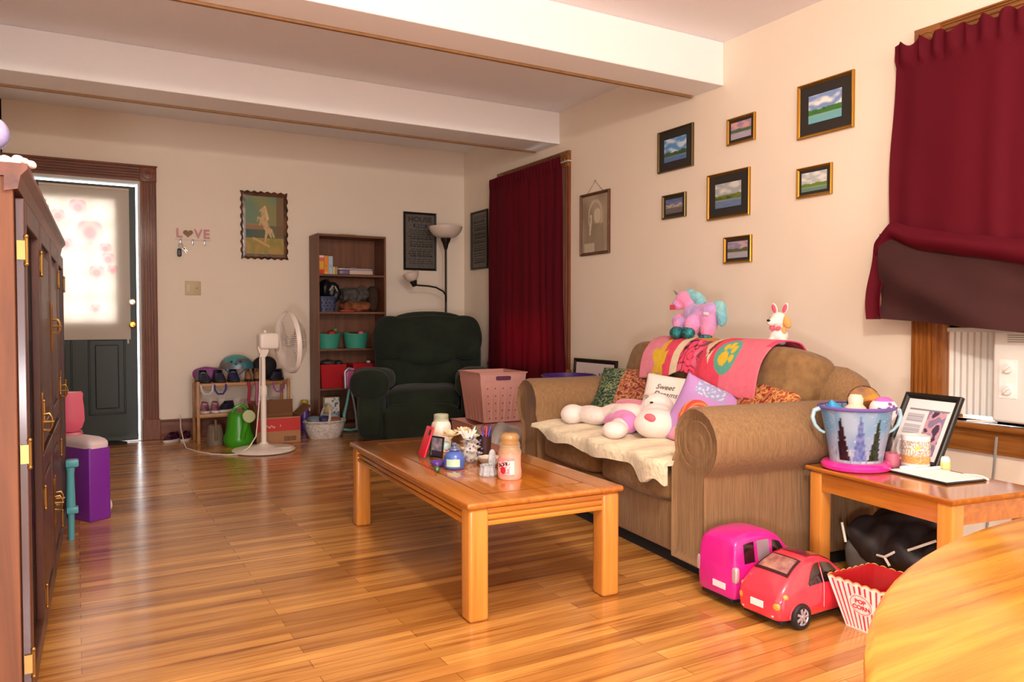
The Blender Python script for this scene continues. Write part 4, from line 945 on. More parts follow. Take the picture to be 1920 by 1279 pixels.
b.box(-w_/2, w_/2, -d_/2, d_/2, 0, .005); b.obj('carton', card, r, smooth=False)
def boxprint(u, v):
    if .47 < v < .96: 
        return lin('e8c9b8') if abs(v-.66-.03*math.sin(u*60)) < .035 and (.1 < u < .42 or .52 < u < .56) and math.sin(u*190) > -.3 else lin('c22a24')
    if .10 < v < .26 and .62 < u < .90: return lin('6b4428') if not (.13 < v < .23 and .64 < u < .88) or math.sin(u*160) > 0 else lin('8c5f3a')
    return lin('a8764a')
panel('printed_front', w_-.004, h_-.004, boxprint, attr, r, 120, 60, m=T((0, -d_/2-.0012, h_/2)), th=.001)
B().box(-w_/2, w_/2, -.002, .002, 0, .115, m=T((0, d_/2, h_), (-.12, 0, 0))).obj('flap', cin, r, smooth=False)
B().box(-d_/2+.02, d_/2-.02, -.002, .002, 0, .12, m=T((w_/2, 0, h_), (0, .95, PI/2), )).obj('flap', cin, r, smooth=False) if 0 else B().box(0, .12, -d_/2+.01, d_/2-.01, -.002, .002, m=T((w_/2, 0, h_), (0, -.7, 0))).obj('flap', cin, r, smooth=False)
B().box(-.10, 0, -d_/2+.01, d_/2-.01, -.002, .002, m=T((-w_/2, 0, h_), (0, 1.45, 0))).obj('flap', cin, r, smooth=False)
g = 'sequin shoes by the door'
shoe('sneaker', 'dark sequin child shoe with purple glints, left one of the pair by the door casing', (.665, 6.80, 0), -.9, sq_, soleW, g, .17, .075); shoe('sneaker', 'dark sequin child shoe with yellow glints, right one of the pair by the door casing', (.775, 6.81, 0), -.5, sq_, soleW, g, .16, .075)
shoe('slipper', 'flat black shoe on the floor in front of the green door', (.27, 6.85, 0), 1.3, black_m, soleD, None, .15, .03, cat='shoe')
# ================================================================== entertainment cabinet on the left
cb = wood('cherry_cabinet', '522b1e', '28100b', rough=.42, axis=2, scale=2.4, coat=.15)
cb_y = wood('cherry_cabinet_y', '743f28', '44200f', rough=.4, axis=1, scale=2.4, coat=.15)
CL, CD, CH = 2.02, .335, 1.325
r = empty('entertainment_cabinet', 'long dark cherry cabinet with glass doors and brass handles along the left wall', 'cabinet', (-.117, 2.09, 0), math.radians(-1.5))
# local: front face at x=0, depth toward -x, length along +y
cbs = wood('cabinet_side_wood', '86502e', '40200f', rough=.62, axis=2, scale=1.3, coat=0.)
B().box(-CD, -.004, -.002, .022, 0, CH, bev=.002).obj('side_panel', cbs, r, smooth=False)
B().box(-CD, -.022, CL-.022, CL, 0, CH, bev=.002).obj('side_panel', cb, r, smooth=False)
b = B(); b.box(-CD, -.022, .022, CL-.022, .06, .08); b.box(-CD, -.022, .022, CL-.022, .62, .64); b.box(-CD, -.022, .022, CL-.022, CH-.02, CH); b.box(-CD, -CD+.006, .022, CL-.022, .06, CH); b.obj('carcass', cb_y, r, smooth=False)
B().box(-.05, -.022, 0, CL, 0, .07, bev=.002).obj('plinth', cb_y, r, smooth=False)
b = B(); prof = [(-CD, CH), (-CD, CH+.03), (.026, CH+.03), (.026, CH+.018), (.012, CH+.002), (.006, CH-.028), (-.02, CH-.034), (-.02, CH)]
b.loft([[(x, y, z) for x, z in prof] for y in (-.012, CL+.012)]); b.obj('cornice', cb_y, r, smooth=False)
gls = glass
bays = [(.0, .50, 'glass'), (.50, 1.01, 'solid'), (1.01, 1.52, 'solid'), (1.52, 2.02, 'glass')]
b = B()
for y in (0, .50, 1.01, 1.52, 2.0): b.box(-.022, -.006, y, y+.02, .07, CH-.03)
b.obj('face_frame', cb, r, smooth=False)
brs = M('antique_brass', '9a7a48', .42, 1.)
def door_(y0, y1, z0, z1, kind, hy):
    d = B(); s = .055
    d.box(-.004, .016, y0, y0+s, z0, z1, bev=.003); d.box(-.004, .016, y1-s, y1, z0, z1, bev=.003)
    d.box(-.004, .016, y0+s, y1-s, z0, z0+s, bev=.003); d.box(-.004, .016, y0+s, y1-s, z1-s, z1, bev=.003)
    if kind == 'solid': d.box(-.002, .006, y0+s, y1-s, z0+s, z1-s); d.box(.004, .014, y0+s+.03, y1-s-.03, z0+s+.03, z1-s-.03, bev=.008)
    dr = d.obj('door', cb, r, smooth=False)
    if kind == 'glass': B().box(.002, .005, y0+s-.004, y1-s+.004, z0+s-.004, z1-s+.004).obj('door_glass', gls, dr, smooth=False)
    zc = (z0+z1)/2+.02
    h = B(); pts = [(.016, .006, .075), (.018, .006, .045), (.018, .006, .03)]
    h.loft([[(.0165+t, hy+w_*c, zc+z) for t, c in ((0, -1), (.003, -.6), (.003, .6), (0, 1))] for z, w_ in ((-.085, .002), (-.075, .008), (-.06, .005), (-.04, .009), (-.02, .006), (0, .010), (.02, .006), (.04, .009), (.06, .005), (.075, .008), (.085, .002))])
    h.tube([(.018, hy, zc-.022), (.034, hy, zc-.024), (.040, hy, zc-.012), (.040, hy, zc+.012), (.034, hy, zc+.024), (.018, hy, zc+.022)], .0035, 6)
    h.tube([(.018, hy, zc), (.046, hy, zc)], .004, 6); h.obj('handle', brs, dr)
    oy = y0 if hy > (y0+y1)/2 else y1
    for z in (z0+.10, z1-.12) + (((z0+z1)/2,) if z1-z0 > .8 else ()): hs = B(); hs.tube([(.018, oy, z-.028), (.018, oy, z+.028)], .005, 8); hs.ball((.018, oy, z+.032), .006, u=8, v=6); hs.ball((.018, oy, z-.032), .006, u=8, v=6); hs.box(.0, .0165, oy-.006, oy+.006, z-.022, z+.022); hs.obj('hinge', brs, dr)
door_(.02, .505, .09, CH-.045, 'glass', .475)
door_(.515, 1.005, .09, .60, 'solid', .975); door_(1.02, 1.51, .09, .60, 'solid', 1.05)
door_(.515, 1.005, .63, CH-.045, 'solid', .975); door_(1.02, 1.51, .63, CH-.045, 'solid', 1.05)
door_(1.525, 2.005, .09, CH-.045, 'glass', 1.56)
ZC = CH+.0305
tag(B().ball((-.178, 2.30, ZC+.105), .042).lathe([(.001, 0), (.03, 0), (.026, .012), (.012, .03), (.012, .06), (.001, .07)], c=(-.178, 2.30, ZC)).obj('glass_globe', M('lilac_glass', 'b9b0d6', .15, c2='8a86b8', nscale=30, coat=.8)), 'lilac glass ball ornament on a stand at the front left of the cabinet top', 'ornament')
fg = empty('flower_ornament', 'white porcelain flower ornament with a gold base on the near cabinet corner', 'ornament', (-.135, 2.22, ZC), 0)
b = B()
for k in range(14):
    a_ = k*2.4; q = .012+.004*k; b.soft((q*math.cos(a_)*.7, q*math.sin(a_), .022+.010*math.sin(k*1.7)), (.014, .014, .011), n=2.2, N=4, amp=.004, fr=60)
b.obj('petals', M('porcelain_white', 'f0e4e0', .3), fg, remesh=.0035)
b = B(); b.lathe([(.001, 0), (.05, 0), (.052, .008), (.044, .016), (.001, .016)], m=T(s=(.7, 1, 1))); b.obj('gold_base', M('gold_luster', 'd9a23a', .2, 1.), fg)
df_ = empty('dolphin_figurine', 'blue iridescent tail shaped figurine on the cabinet top', 'figurine', (-.128, 3.05, ZC))
b = B(); b.tube([(0, 0, .012), (.005, .0, .05), (0, .0, .085), (.005, -.0, .105)], [.010, .016, .018, .010], 12); b.loft([[(-.004, y*.2, .10), (.004, y*.2, .10), (.004, y, .155), (-.004, y, .155)] for y in (-.055, .055)]); b.obj('body', M('iridescent_blue', '3f86b5', .2, .2, c2='5a6fd0', nscale=25, coat=.6), df_)
b = B(); b.lathe([(.001, 0), (.03, 0), (.02, .014), (.001, .014)]); b.obj('stand', M('stand_blue', '6a9ab5', .3), df_)
tag(B().lathe([(.001, 0), (.026, 0), (.03, .03), (.028, .07), (.018, .075), (.02, .09), (.001, .09)], c=(-.11, 3.35, ZC)).obj('jar', M('cream_ceramic', 'e0d6c4', .3)), 'small cream ceramic jar on the cabinet top beyond the blue figurine', 'jar')
tag(B().box(-.16, -.09, 3.72, 3.80, ZC, ZC+.075, bev=.006).obj('keepsake_box', M('lace_white', 'ded5cf', .6, bump=.4, bscale=120)), 'small white lacy keepsake box at the far part of the cabinet top', 'box')
# ------------------------------------------------------------------ purple toy cooler, pink toy, turquoise stand past the cabinet
pu = M('purple_plastic', '7a2a9c', .35)
r = empty('toy_bin', 'tall purple plastic toy bin with a white domed lid past the cabinet', 'bin', (.045, 4.27, 0), math.radians(30))
W_, L_, H_ = .11, .26, .365
b = B(); b.loft([[(sx*W_*s/1+W_ if 0 else (0 if sx < 0 else W_)*1.0, (0 if sy < 0 else L_), z) for sx, sy in ((-1, -1), (1, -1), (1, 1), (-1, 1))] for z, s in ((0, 1), (H_, 1))]); b.box(0, W_, 0, L_, 0, H_, bev=.006); b.bm.free()
b = B(); b.box(0, W_, 0, L_, 0, H_, bev=.007, seg=3); b.obj('body', pu, r)
b = B(); rings = []
for s, z in ((1.02, H_-.004), (1.04, H_+.012), (1.02, H_+.024), (.92, H_+.036), (.7, H_+.045), (.3, H_+.05)):
    rings.append([(W_/2+c*W_/2*s, L_/2+d*L_/2*s, z) for c, d in [((1 if math.cos(t) > 0 else -1)*abs(math.cos(t))**.35, (1 if math.sin(t) > 0 else -1)*abs(math.sin(t))**.35) for t in [2*PI*(k+.5)/40 for k in range(40)]]])
b.loft(rings); b.obj('lid', M('lid_pale', 'dcc9cc', .4), r)
b = B(); b.lathe([(.001, -.008), (.03, -.008), (.032, 0), (.03, .008), (.001, .008)], m=T((W_+.011, .05, .06), (0, PI/2, 0))); b.obj('wheel', M('wheel_cream', 'd8cbb8', .4), r)
pk = M('coral_pink_plastic', 'e0607c', .35)
r = empty('toy_chair', 'coral pink plastic toy seat back rising behind the purple toy bin', 'toy', (-.035, 4.72, 0))
b = B(); b.loft([[(x, y, z) for x, y in ((-hw, -.03), (0, -.045), (hw, -.03), (hw, .03), (0, .04), (-hw, .03))] for z, hw in ((.40, .03), (.42, .055), (.46, .068), (.52, .066), (.57, .060), (.60, .062), (.61, .055))]); b.obj('seat_back', pk, r, angle=60)
b = B(); b.box(-.06, .06, -.04, .10, 0, .40, bev=.02); b.obj('seat', pk, r)
aq = M('turquoise_toy', '5aa9b5', .35)
r = empty('toy_stand', 'turquoise plastic toy stand leg beside the far end of the cabinet', 'toy', (-.03, 3.965, 0)) ; r.location = (-.012, 3.99, 0)
b = B(); b.tube([(-.02, 0, .0), (-.02, 0, .12), (-.02, 0, .135), (-.02, 0, .15), (-.02, 0, .30), (-.02, 0, .33)], [.013, .015, .02, .02, .016, .02], 10); b.obj('post', aq, r)
b = B(); b.box(-.038, .010, -.022, .022, .12, .15, bev=.006); b.obj('joint', aq, r)
b = B(); b.box(-.04, .014, -.022, .022, .33, .365, bev=.008); b.obj('top_bracket', aq, r)
# ================================================================== stacked laundry baskets
pb = M('pink_basket', 'e4a79b', .45)
def lbasket(lab, loc, rz, w0, d0, w1, d1, h, dots):
    r = empty('laundry_basket', lab, 'basket', loc, rz, 'pink laundry baskets'); b = B()
    def q(w_, d_, z, rib=0):
        P_ = []
        for (x0, y0, x1, y1) in ((-1, -1, 1, -1), (1, -1, 1, 1), (1, 1, -1, 1), (-1, 1, -1, -1)):
            for i in range(24):
                t = i/24; x = x0+(x1-x0)*t; y = y0+(y1-y0)*t; k = 1-rib*(.5+.5*math.cos(t*2*PI*6))*(1 if .06 < t < .94 else 0); 
                cx, cy = x*w_/2, y*d_/2
                if y0 == y1: cy *= k
                else: cx *= k
                P_.append((cx, cy, z))
        return P_
    def lerp(t): return (w0+(w1-w0)*t, d0+(d1-d0)*t)
    R_ = [q(*lerp(0), 0)]+[q(*lerp(t), h*t, .05) for t in (.03, .3, .6, .77)]+[q(*lerp(t), h*t) for t in (.80, .97)]+[q(w1*1.03, d1*1.03, h*.975), q(w1*1.04, d1*1.04, h), q(w1*.985, d1*.985, h), q(w1*.97, d1*.97, h*.8), q(w0*.97, d0*.97, .012)]
    b.loft(R_); b.obj('body', pb, r, angle=30)
    if dots:
        b = B()
        for i in range(5):
            for j in range(5):
                t = .08+j*.15; w_, d_ = lerp(t); b.ball((-w_/2+.05+i*(w_-.1)/4, -d_/2-.0005, h*t), (.005, .002, .005), u=8, v=6)
                b.ball((-w_/2-.0005, -d_/2+.05+i*(d_-.1)/4, h*t), (.002, .004, .004), u=8, v=6) if 0 else None
        b.obj('vent_holes', M('vent_brown', '7a4338', .8), r)
        B().soft((.0, -d1/2*.985, h*.885), (.062, .003, .016), n=8, N=6).obj('hand_slot', M('slot_purple', '6a3350', .8), r)
    return r
lbasket('lower pink basket under the ribbed laundry basket beside the loveseat', (2.745, 5.20, 0), math.radians(-3), .40, .40, .44, .42, .225, False)
lbasket('ribbed pink laundry basket with vent dots, on top of the lower basket', (2.79, 5.215, .226), math.radians(-3), .30, .34, .385, .40, .375, True)
bagm = M('frosted_plastic', 'd2ccc4', .2, c2='a5a8ac', nscale=9, bump=.8, bscale=25, alpha=.75)
tag(B().soft((2.54, 4.56, .13), (.16, .14, .14), n=2.4, N=24, amp=.045, fr=9).obj('plastic_bag', bagm), 'crumpled clear grey plastic bag on the floor beside the far arm of the loveseat', 'bag')
tag(B().box(2.60, 2.76, 4.24, 4.38, 0, .26, bev=.004).obj('shipping_box', M('pale_blue_card', '9fb2c8', .6, noise_amt=.15, nscale=9)), 'pale blue box between the plastic bag and the far arm of the loveseat', 'box')
tag(B().box(2.84, 2.94, 4.36, 4.46, 0, .31, bev=.003).obj('tall_carton', M('rust_card', '8a4a2c', .7)), 'narrow rust brown carton behind the pale blue box', 'box')
r = empty('hamper', 'purple plastic hamper whose rim shows behind the far arm of the loveseat', 'hamper', (3.10, 4.62, -.0))
b = B(); b.lathe([(.001, 0), (.15, 0), (.17, .3), (.185, .575), (.20, .587), (.20, .599), (.185, .599), (.165, .3), (.14, .02), (.001, .02)], seg=36); b.obj('body', M('violet_plastic', '4e2d86', .3), r)
r = empty('framed_picture', 'black framed print with a white mat leaning on the wall behind the far arm', 'picture', (3.365, 4.64, 0), -PI/2); r.rotation_euler = Euler((0, math.radians(0), -PI/2))
rm = T((0, -.03, .352), (math.radians(-4), 0, 0))
o = ring_frame(.535, .70, .032, .022, blackfr, r); o.data.transform(rm)
def mats(u, v):
    for a_, c in ((.24, 'd9d1a5'), (.60, '4a3a52')):
        if a_ < u < a_+.24 and .18 < v < .90:
            if u-a_ < .012 or a_+.24-u < .012 or v > .89: return lin('8d7f4a')
            return mix(lin(c), lin('e2dccf'), .5+.5*math.sin(u*90+v*40)) 
    return lin('eadfdc')
panel('artwork', .475, .64, mats, attr, r, 80, 50, m=rm@T((0, -.012, 0)), th=.006)
# ================================================================== textiles and toys on the loveseat
CS, SN = math.cos(SA), math.sin(SA)
def SW(x, y, z): return (SO[0]+x*CS-y*SN, SO[1]+x*SN+y*CS, z)
creamf = M('cream_fleece', 'f3e2bf', .95, noise_amt=.12, nscale=18, bump=.7, bscale=45, sheen=.3)
def blk(u, v):     # u along the seat (near -> far), v front -> back
    y = .236+u*1.21; front = -.030-.012*math.sin(u*19)-.01*nz(u*8, 1)
    s = v*.66
    hang = .050+.008*math.sin(u*14+.8)+.012*nz(u*7, 4)+.040*math.exp(-((u-.13)/.06)**2)+.03*math.exp(-((u-.0)/.03)**2)
    if u > .86: hang *= max(.2, 1-(u-.86)/.14*1.2)
    if s < hang: x = front; z = .425-(hang-s)
    else: x = front+(s-hang); z = .425+.006*nz(x*8, y*8)
    if x > -.01: z += .012*math.sin(min(1, (x+.01)/.2)*PI/2)
    z += .006*math.sin(u*40)*(1 if s > hang else .4)
    if u > .93: y += .02*(u-.93)/.07; 
    return SW(x, y, z)
tag(sheet(blk, 110, 48, 'blanket', creamf, None, .020), 'cream fleece blanket covering the loveseat seat and hanging over its front', 'blanket')
def pillow(name, lab, w_, h_, t_, mat, loc, rot, fn=None, n=30):
    bm = bmesh.new(); b = B(); b.bm.free(); b.bm = bm; top, bot = [], []
    for s, G in ((-1, top), (1, bot)):
        for j in range(n+1):
            row = []
            for i in range(n+1):
                u, v = i/n*2-1, j/n*2-1; e = (1-abs(u)**2.6)*(1-abs(v)**2.6); th = t_*max(0, e)**.45
                pin = 1-.07*(1-abs(v)**2) if True else 1; pin2 = 1-.07*(1-abs(u)**2)
                row.append(bm.verts.new((u*w_/2*(1-.06*(1-v*v)), s*th*(1+.10*nz(u*2, v*2, s)), v*h_/2*(1-.06*(1-u*u)))))
            G.append(row)
    for G, fl in ((top, 0), (bot, 1)):
        for j in range(n):
            for i in range(n): f = (G[j][i], G[j][i+1], G[j+1][i+1], G[j+1][i]); bm.faces.new(f[::-1] if fl else f)
    bmesh.ops.remove_doubles(bm, verts=bm.verts, dist=.0004)
    o = b.obj(name, mat, None, angle=180); o.location = loc; o.rotation_euler = rot
    if fn: colour(o, lambda c: fn(c.x/w_+.5, c.z/h_+.5, c.y))
    return tag(o, lab, 'pillow')
tap = M('tapestry_print', rough=.9, attr=True, noise_amt=.1, nscale=60, bump=.4, bscale=150)
def tapestry(flip=False):
    def f(u, v, y):
        if flip: u = 1-u
        cell = nz(u*16, v*16, 5)+.6*nz(u*34, v*34, 2)
        if u < .36: return lin('8a8f62') if abs(cell) < .13 else lin('1c3a2c') if cell > 0 else lin('2d4a38')
        if u < .90: return lin('c08a5c') if abs(cell) < .15 else lin('7c2a24') if cell > 0 else lin('93452f')
        return lin('8a8f62') if abs(cell) < .10 else lin('20303a')
    return f
pillow('throw_pillow', 'tapestry pillow with green and rust bands leaning in the far corner of the loveseat', .46, .34, .055, tap, (2.66, 3.345, .585), (math.radians(-38), 0, math.radians(-66)), tapestry(), n=110)
pillow('throw_pillow', 'rust and blue tapestry pillow lying low behind the near arm', .34, .34, .05, tap, (2.63, 2.36, .635), (math.radians(-42), math.radians(-20), math.radians(-75)), lambda u, v, y: (lambda cell: (lin('d09a55') if abs(cell) < .16 else lin('8c2a22') if cell > 0 else lin('a9502e')) if v < .86 else (lin('4a3a66') if cell > 0 else lin('8a6a86')))(nz(u*14, v*14, 9)+.6*nz(u*30, v*30)), n=96)
wp = pillow('throw_pillow', 'white square pillow with Sweet Dreams script beside the lilac pillow', .34, .32, .06, M('white_cotton', 'e9ddd2', .9, bump=.3, bscale=14), (2.565, 2.90, .57), (math.radians(-26), math.radians(5), math.radians(-60)))
ink = M('script_grey', '5d5550', .8)
text('script_lettering', 'Sweet', .038, ink, wp, T((-.040, -.0600, .070), (-.10, 0, 0)), shear=.35, ext=.0008)
text('script_lettering', 'Dreams', .038, ink, wp, T((-.03, -.0625, .032), (0, 0, 0)), shear=.35, ext=.0008)
def lil_fn(u, v, y):
    c = lin('b98ac6')
    if y > 0: return c
    if v > .74 and .2 < u < .62: return lin('9a9cc4') if nz(u*30, v*30) < .2 else lin('c9c9dc')
    x, z = (u-.36), (v-.40)
    if math.hypot(x/.21, z/.26) < 1:
        a_ = math.atan2(z, x); d = math.hypot(x/.21, z/.26)
        if d > .62 and (a_ > 1.2 or a_ < -2.6): return [lin('d93a4a'), lin('e8862e'), lin('c0503a')][int((d*9+a_*2) % 3)]
        if d > .66 and -1.4 < a_ < 1.0: return lin('e8862e') if d > .8 else lin('f3d9b0')
        if math.hypot((x-.01)/.11, (z-.02)/.13) < 1: return lin('f4ead8') if math.hypot((x-.03)/.03, (z-.03)/.03) > 1 else lin('3a5a9a')
        if z < -.06: return [lin('3f6fb0'), lin('e8c14a'), lin('d97ab0')][int((u*22+v*9) % 3)]
        return lin('e0a0c4')
    if z < -.22: return mix(c, lin('e0b34a'), .5) if (u*24) % 2 < .8 else c
    return c
pillow('throw_pillow', 'lilac pillow with a rainbow maned pony motif beside the near arm', .33, .33, .065, M('lilac_print', rough=.75, attr=True, bump=.3, bscale=12), (2.50, 2.60, .545), (math.radians(-22), math.radians(24), math.radians(-50)), lil_fn, n=110)
# throw draped over the back cushions
PATH = [(.83, .74), (.825, .82), (.79, .878), (.74, .895), (.68, .895), (.625, .872), (.580, .825), (.556, .77), (.544, .71), (.535, .64)]
def path(s):
    s = max(0, min(.999, s))*(len(PATH)-1); i = int(s); t = s-i
    p0, p1, p2, p3 = PATH[max(0, i-1)], PATH[i], PATH[i+1], PATH[min(len(PATH)-1, i+2)]
    return tuple(.5*((2*b_)+(-a_+c_)*t+(2*a_-5*b_+4*c_-d_)*t*t+(-a_+3*b_-3*c_+d_)*t**3) for a_, b_, c_, d_ in zip(p0, p1, p2, p3))
def thr(u, v):   # u far -> near, v front bottom -> back
    y = 1.30-u*.96+.05*(1-v)*(u-.5)
    low = 1.0-.16*math.exp(-((u-.42)/.20)**2)-(.06 if u < .2 else 0)+.02*u
    s = .12+(low-.12)*(1-v)
    x, z = path(s); dip = math.exp(-((y-.82)/.05)**2); z -= .014*dip; x += .012*dip*(1-v)
    ef = max(0, abs(y-.82)-.38)
    return SW(x-.012, y, z+.004-ef*ef*.3)
def thr_c(u, v):
    f = 1-v   # 0 at top/back, 1 at the front hem
    c = lin('ef6f86')
    if u < .13: c = lin('e88a9c')
    if u < .26:
        c = lin('e98c9e') if math.hypot((u-.06)/.16, (f-1.0)/.62) < 1 else lin('ea4a66')
        sx_, sf_ = (u-.185)/.085, (f-.80)/.34; ang = math.atan2(sx_, -sf_); rr_ = math.hypot(sx_, sf_)
        if u < .24 and rr_ < .48+.52*abs(math.cos(2.5*ang))**2.2: c = lin('e6bc2e')
    elif u < .30: c = lin('ea4a66')
    elif u < .36: c = lin('ecd9b4')
    elif u < .52:
        c = lin('f04a6c'); n = nz(u*26, v*9, 8)
        if abs(n) < .055: c = lin('4a2030')
        elif n > .28: c = lin('d96a86')
        if f < .52 : c = lin('c98a3e') if (.38 < u < .5 and f < .50) else c
        if u > .47 and f < .75 and n < -.1: c = lin('7d4550')
    elif u < .62:
        c = lin('ecd2a4')
        if abs(u-.60+.14*(f-.6)) < .014 and f < .8: c = lin('8a2a3c')
        if f > .55+2.2*(u-.52): c = lin('ee4662')
        if abs(f-.52-2.2*(u-.52)) < .03 and (u*120) % 2 < 1.2: c = lin('f0dcc6')
    elif u < .73: c = lin('ee4662')
    else: c = lin('ef7488')
    dx, df_ = (u-.735)/.085, (f-.62)/.20
    if dx*dx+df_*df_ < 1:
        c = lin('5fae98')
        for px, pf, ra, rb in ((-.15, .2, .42, .38), (-.35, -.42, .2, .22), (.05, -.55, .2, .22), (.42, -.35, .2, .22), (.52, .12, .2, .22)):
            if ((dx-px)/ra)**2+((df_-pf)/rb)**2 < 1: c = lin('e6c22e')
    if u > .965 and f < .5: c = lin('e04a6c')
    return c
th_bm = bmesh.new(); NU, NV = 190, 70
G = [[th_bm.verts.new(thr(i/NU, j/NV)) for i in range(NU+1)] for j in range(NV+1)]
for j in range(NV):
    for i in range(NU): th_bm.faces.new((G[j][i], G[j][i+1], G[j+1][i+1], G[j+1][i]))
cols = [thr_c(i/NU, j/NV) for j in range(NV+1) for i in range(NU+1)]
me = bpy.data.meshes.new('fleece_throw'); th_bm.to_mesh(me); th_bm.free()
me.color_attributes.new('Col', 'FLOAT_COLOR', 'POINT').data.foreach_set('color', [k for c in cols for k in (*c, 1)])
o = link(bpy.data.objects.new('fleece_throw', me)); md = o.modifiers.new('t', 'SOLIDIFY'); md.thickness = .006; md.offset = 1
m2 = bpy.data.meshes.new_from_object(o.evaluated_get(bpy.context.evaluated_depsgraph_get())); o.modifiers.clear(); o.data = m2
m2.polygons.foreach_set('use_smooth', [True]*len(m2.polygons)); m2.materials.append(attr_cloth)
tag(o, 'pink fleece throw with star and paw print patches over the loveseat back', 'blanket')
# large plush dog on the seat
pw = M('plush_white', 'f6e4dc', .95, bump=.25, bscale=70, sheen=.5); pp = M('plush_pink', 'ee8fa8', .95, bump=.25, bscale=70, sheen=.5); pm = M('plush_orchid', 'e98ac6', .95, bump=.25, bscale=70, sheen=.5)
r = empty('plush_dog', 'large white and pink plush dog lying on the cream blanket', 'soft toy', (2.42, 2.95, .44))
def L(px, py, pz): return (px-2.42, 3.42-(3.42-py)*.90-2.95, pz-.44)
b = B()
b.ball(L(2.345, 2.69, .512), (.105, .105, .072)); b.ball(L(2.46, 2.83, .555), (.085, .085, .085)); b.ball(L(2.40, 2.76, .53), (.08, .08, .07))
b.ball(L(2.40, 2.98, .52), (.09, .13, .06)); b.ball(L(2.43, 3.12, .51), (.09, .13, .055)); b.ball(L(2.36, 3.28, .495), (.065, .13, .05)); b.ball(L(2.31, 3.40, .49), (.068, .065, .055)); b.ball(L(2.50, 3.25, .50), (.06, .1, .05))
b.ball(L(2.20, 2.83, .478), (.062, .062, .042)); b.ball(L(2.27, 2.88, .485), (.05, .06, .042))
b.obj('body', pw, r, remesh=.010)
b = B(); b.ball(L(2.325, 2.93, .50), (.060, .085, .058)); b.ball(L(2.33, 3.03, .487), (.045, .06, .043)); b.ball(L(2.30, 2.86, .50), (.045, .06, .05)); b.obj('front_leg', pm, r, remesh=.009)
b = B(); b.ball(L(2.50, 3.08, .555), (.05, .16, .032)); b.ball(L(2.55, 3.0, .56), (.05, .10, .03)); b.obj('back_patch', pp, r, remesh=.009)
b = B(); b.ball(L(2.38, 2.575, .475), (.045, .03, .03)); b.ball(L(2.48, 2.71, .52), (.05, .025, .04)); b.obj('ear', pp, r, remesh=.007)
nv = []
b = B(); b.soft(L(2.273, 2.645, .548), (.018, .032, .020), n=2.3, N=8, rot=(0, -.4, 0)); b.obj('nose', M('plush_rose', 'f0707e', .8), r)
b = B(); b.ball(L(2.392, 2.79, .60), (.009, .009, .006)); b.obj('eye', M('bead_black', '101010', .1), r)
b = B(); b.soft(L(2.405, 2.86, .625), (.016, .018, .004), n=2, N=6, rot=(0, -.3, 0)); b.obj('brow_patch', M('patch_grey', 'a98f86', .8), r)
# unicorn plush on the sofa back
tie = M('tie_dye_fur', 'ee86aa', .95, c2='b79ad0', nscale=9, bump=.6, bscale=90, sheen=.5, detail=1.5); tmane = M('teal_fur', '8fc9c4', .95, c2='6fb0c0', nscale=14, bump=.7, bscale=70, sheen=.4)
seq = M('teal_sequin', '3fa7a4', .2, .7, c2='1f5a66', nscale=90, bump=.6, bscale=220)
r = empty('plush_unicorn', 'pink and lilac tie dye plush unicorn with teal sequin hooves on the loveseat back', 'soft toy', (2.86, 3.03, .895), -PI/2)
b = B()
b.ball((.03, 0, .125), (.10, .062, .062)); b.ball((-.04, 0, .13), (.06, .058, .06)); b.ball((-.075, 0, .185), (.042, .042, .05)); b.ball((-.10, -.015, .215), (.048, .044, .042)); b.ball((-.125, -.035, .185), (.032, .034, .032))
b.ball((-.12, -.03, .095), (.04, .042, .042)); b.ball((-.085, -.05, .075), (.035, .05, .04)); b.ball((.015, -.06, .075), (.038, .05, .055)); b.ball((.085, -.01, .10), (.045, .05, .075)); b.ball((.095, -.03, .05), (.036, .04, .05)); b.ball((-.01, .035, .05), (.035, .035, .05)); b.ball((.09, -.0, .155), (.055, .055, .04))
b.obj('body', tie, r, remesh=.006)
b = B(); b.ball((-.078, -.085, .032), (.040, .038, .036)); b.ball((.010, -.088, .036), (.042, .034, .034)); b.ball((.10, -.05, .012), (.035, .034, .016)); b.obj('hooves', seq, r)
b = B(); b.ball((-.045, .01, .225), (.05, .03, .03)); b.ball((-.01, .015, .20), (.035, .028, .035)); b.ball((-.075, .005, .252), (.03, .022, .016)); b.obj('mane', tmane, r, remesh=.005)
b = B(); b.ball((.145, .01, .15), (.032, .03, .05)); b.ball((.155, .01, .11), (.026, .026, .045)); b.ball((.125, .01, .175), (.03, .028, .028)); b.obj('tail', tmane, r, remesh=.005)
b = B(); b.tube([(-.125, -.03, .235), (-.142, -.036, .25), (-.158, -.04, .262)], [.010, .007, .001], 8); b.obj('horn', M('horn_silver', 'b5a89c', .25, .8), r)
b = B(); b.loft([[(-.115, -.03, .235), (-.095, -.03, .235), (-.103, -.022, .238)], [(-.118, -.032, .262), (-.117, -.032, .262), (-.1175, -.031, .262)]]); b.obj('ear', M('ear_pink', 'f08aa8', .9), r)
B().box(-.15, -.108, -.072, -.070, .155, .182, bev=.0005).obj('gift_tag', M('tag_red', 'd8465a', .5), r, smooth=False)
B().box(.085, .12, -.065, -.063, .138, .152, m=T(rot=(0, .1, 0))).obj('sewn_label', M('tag_white', 'eee6e0', .6), r, smooth=False)
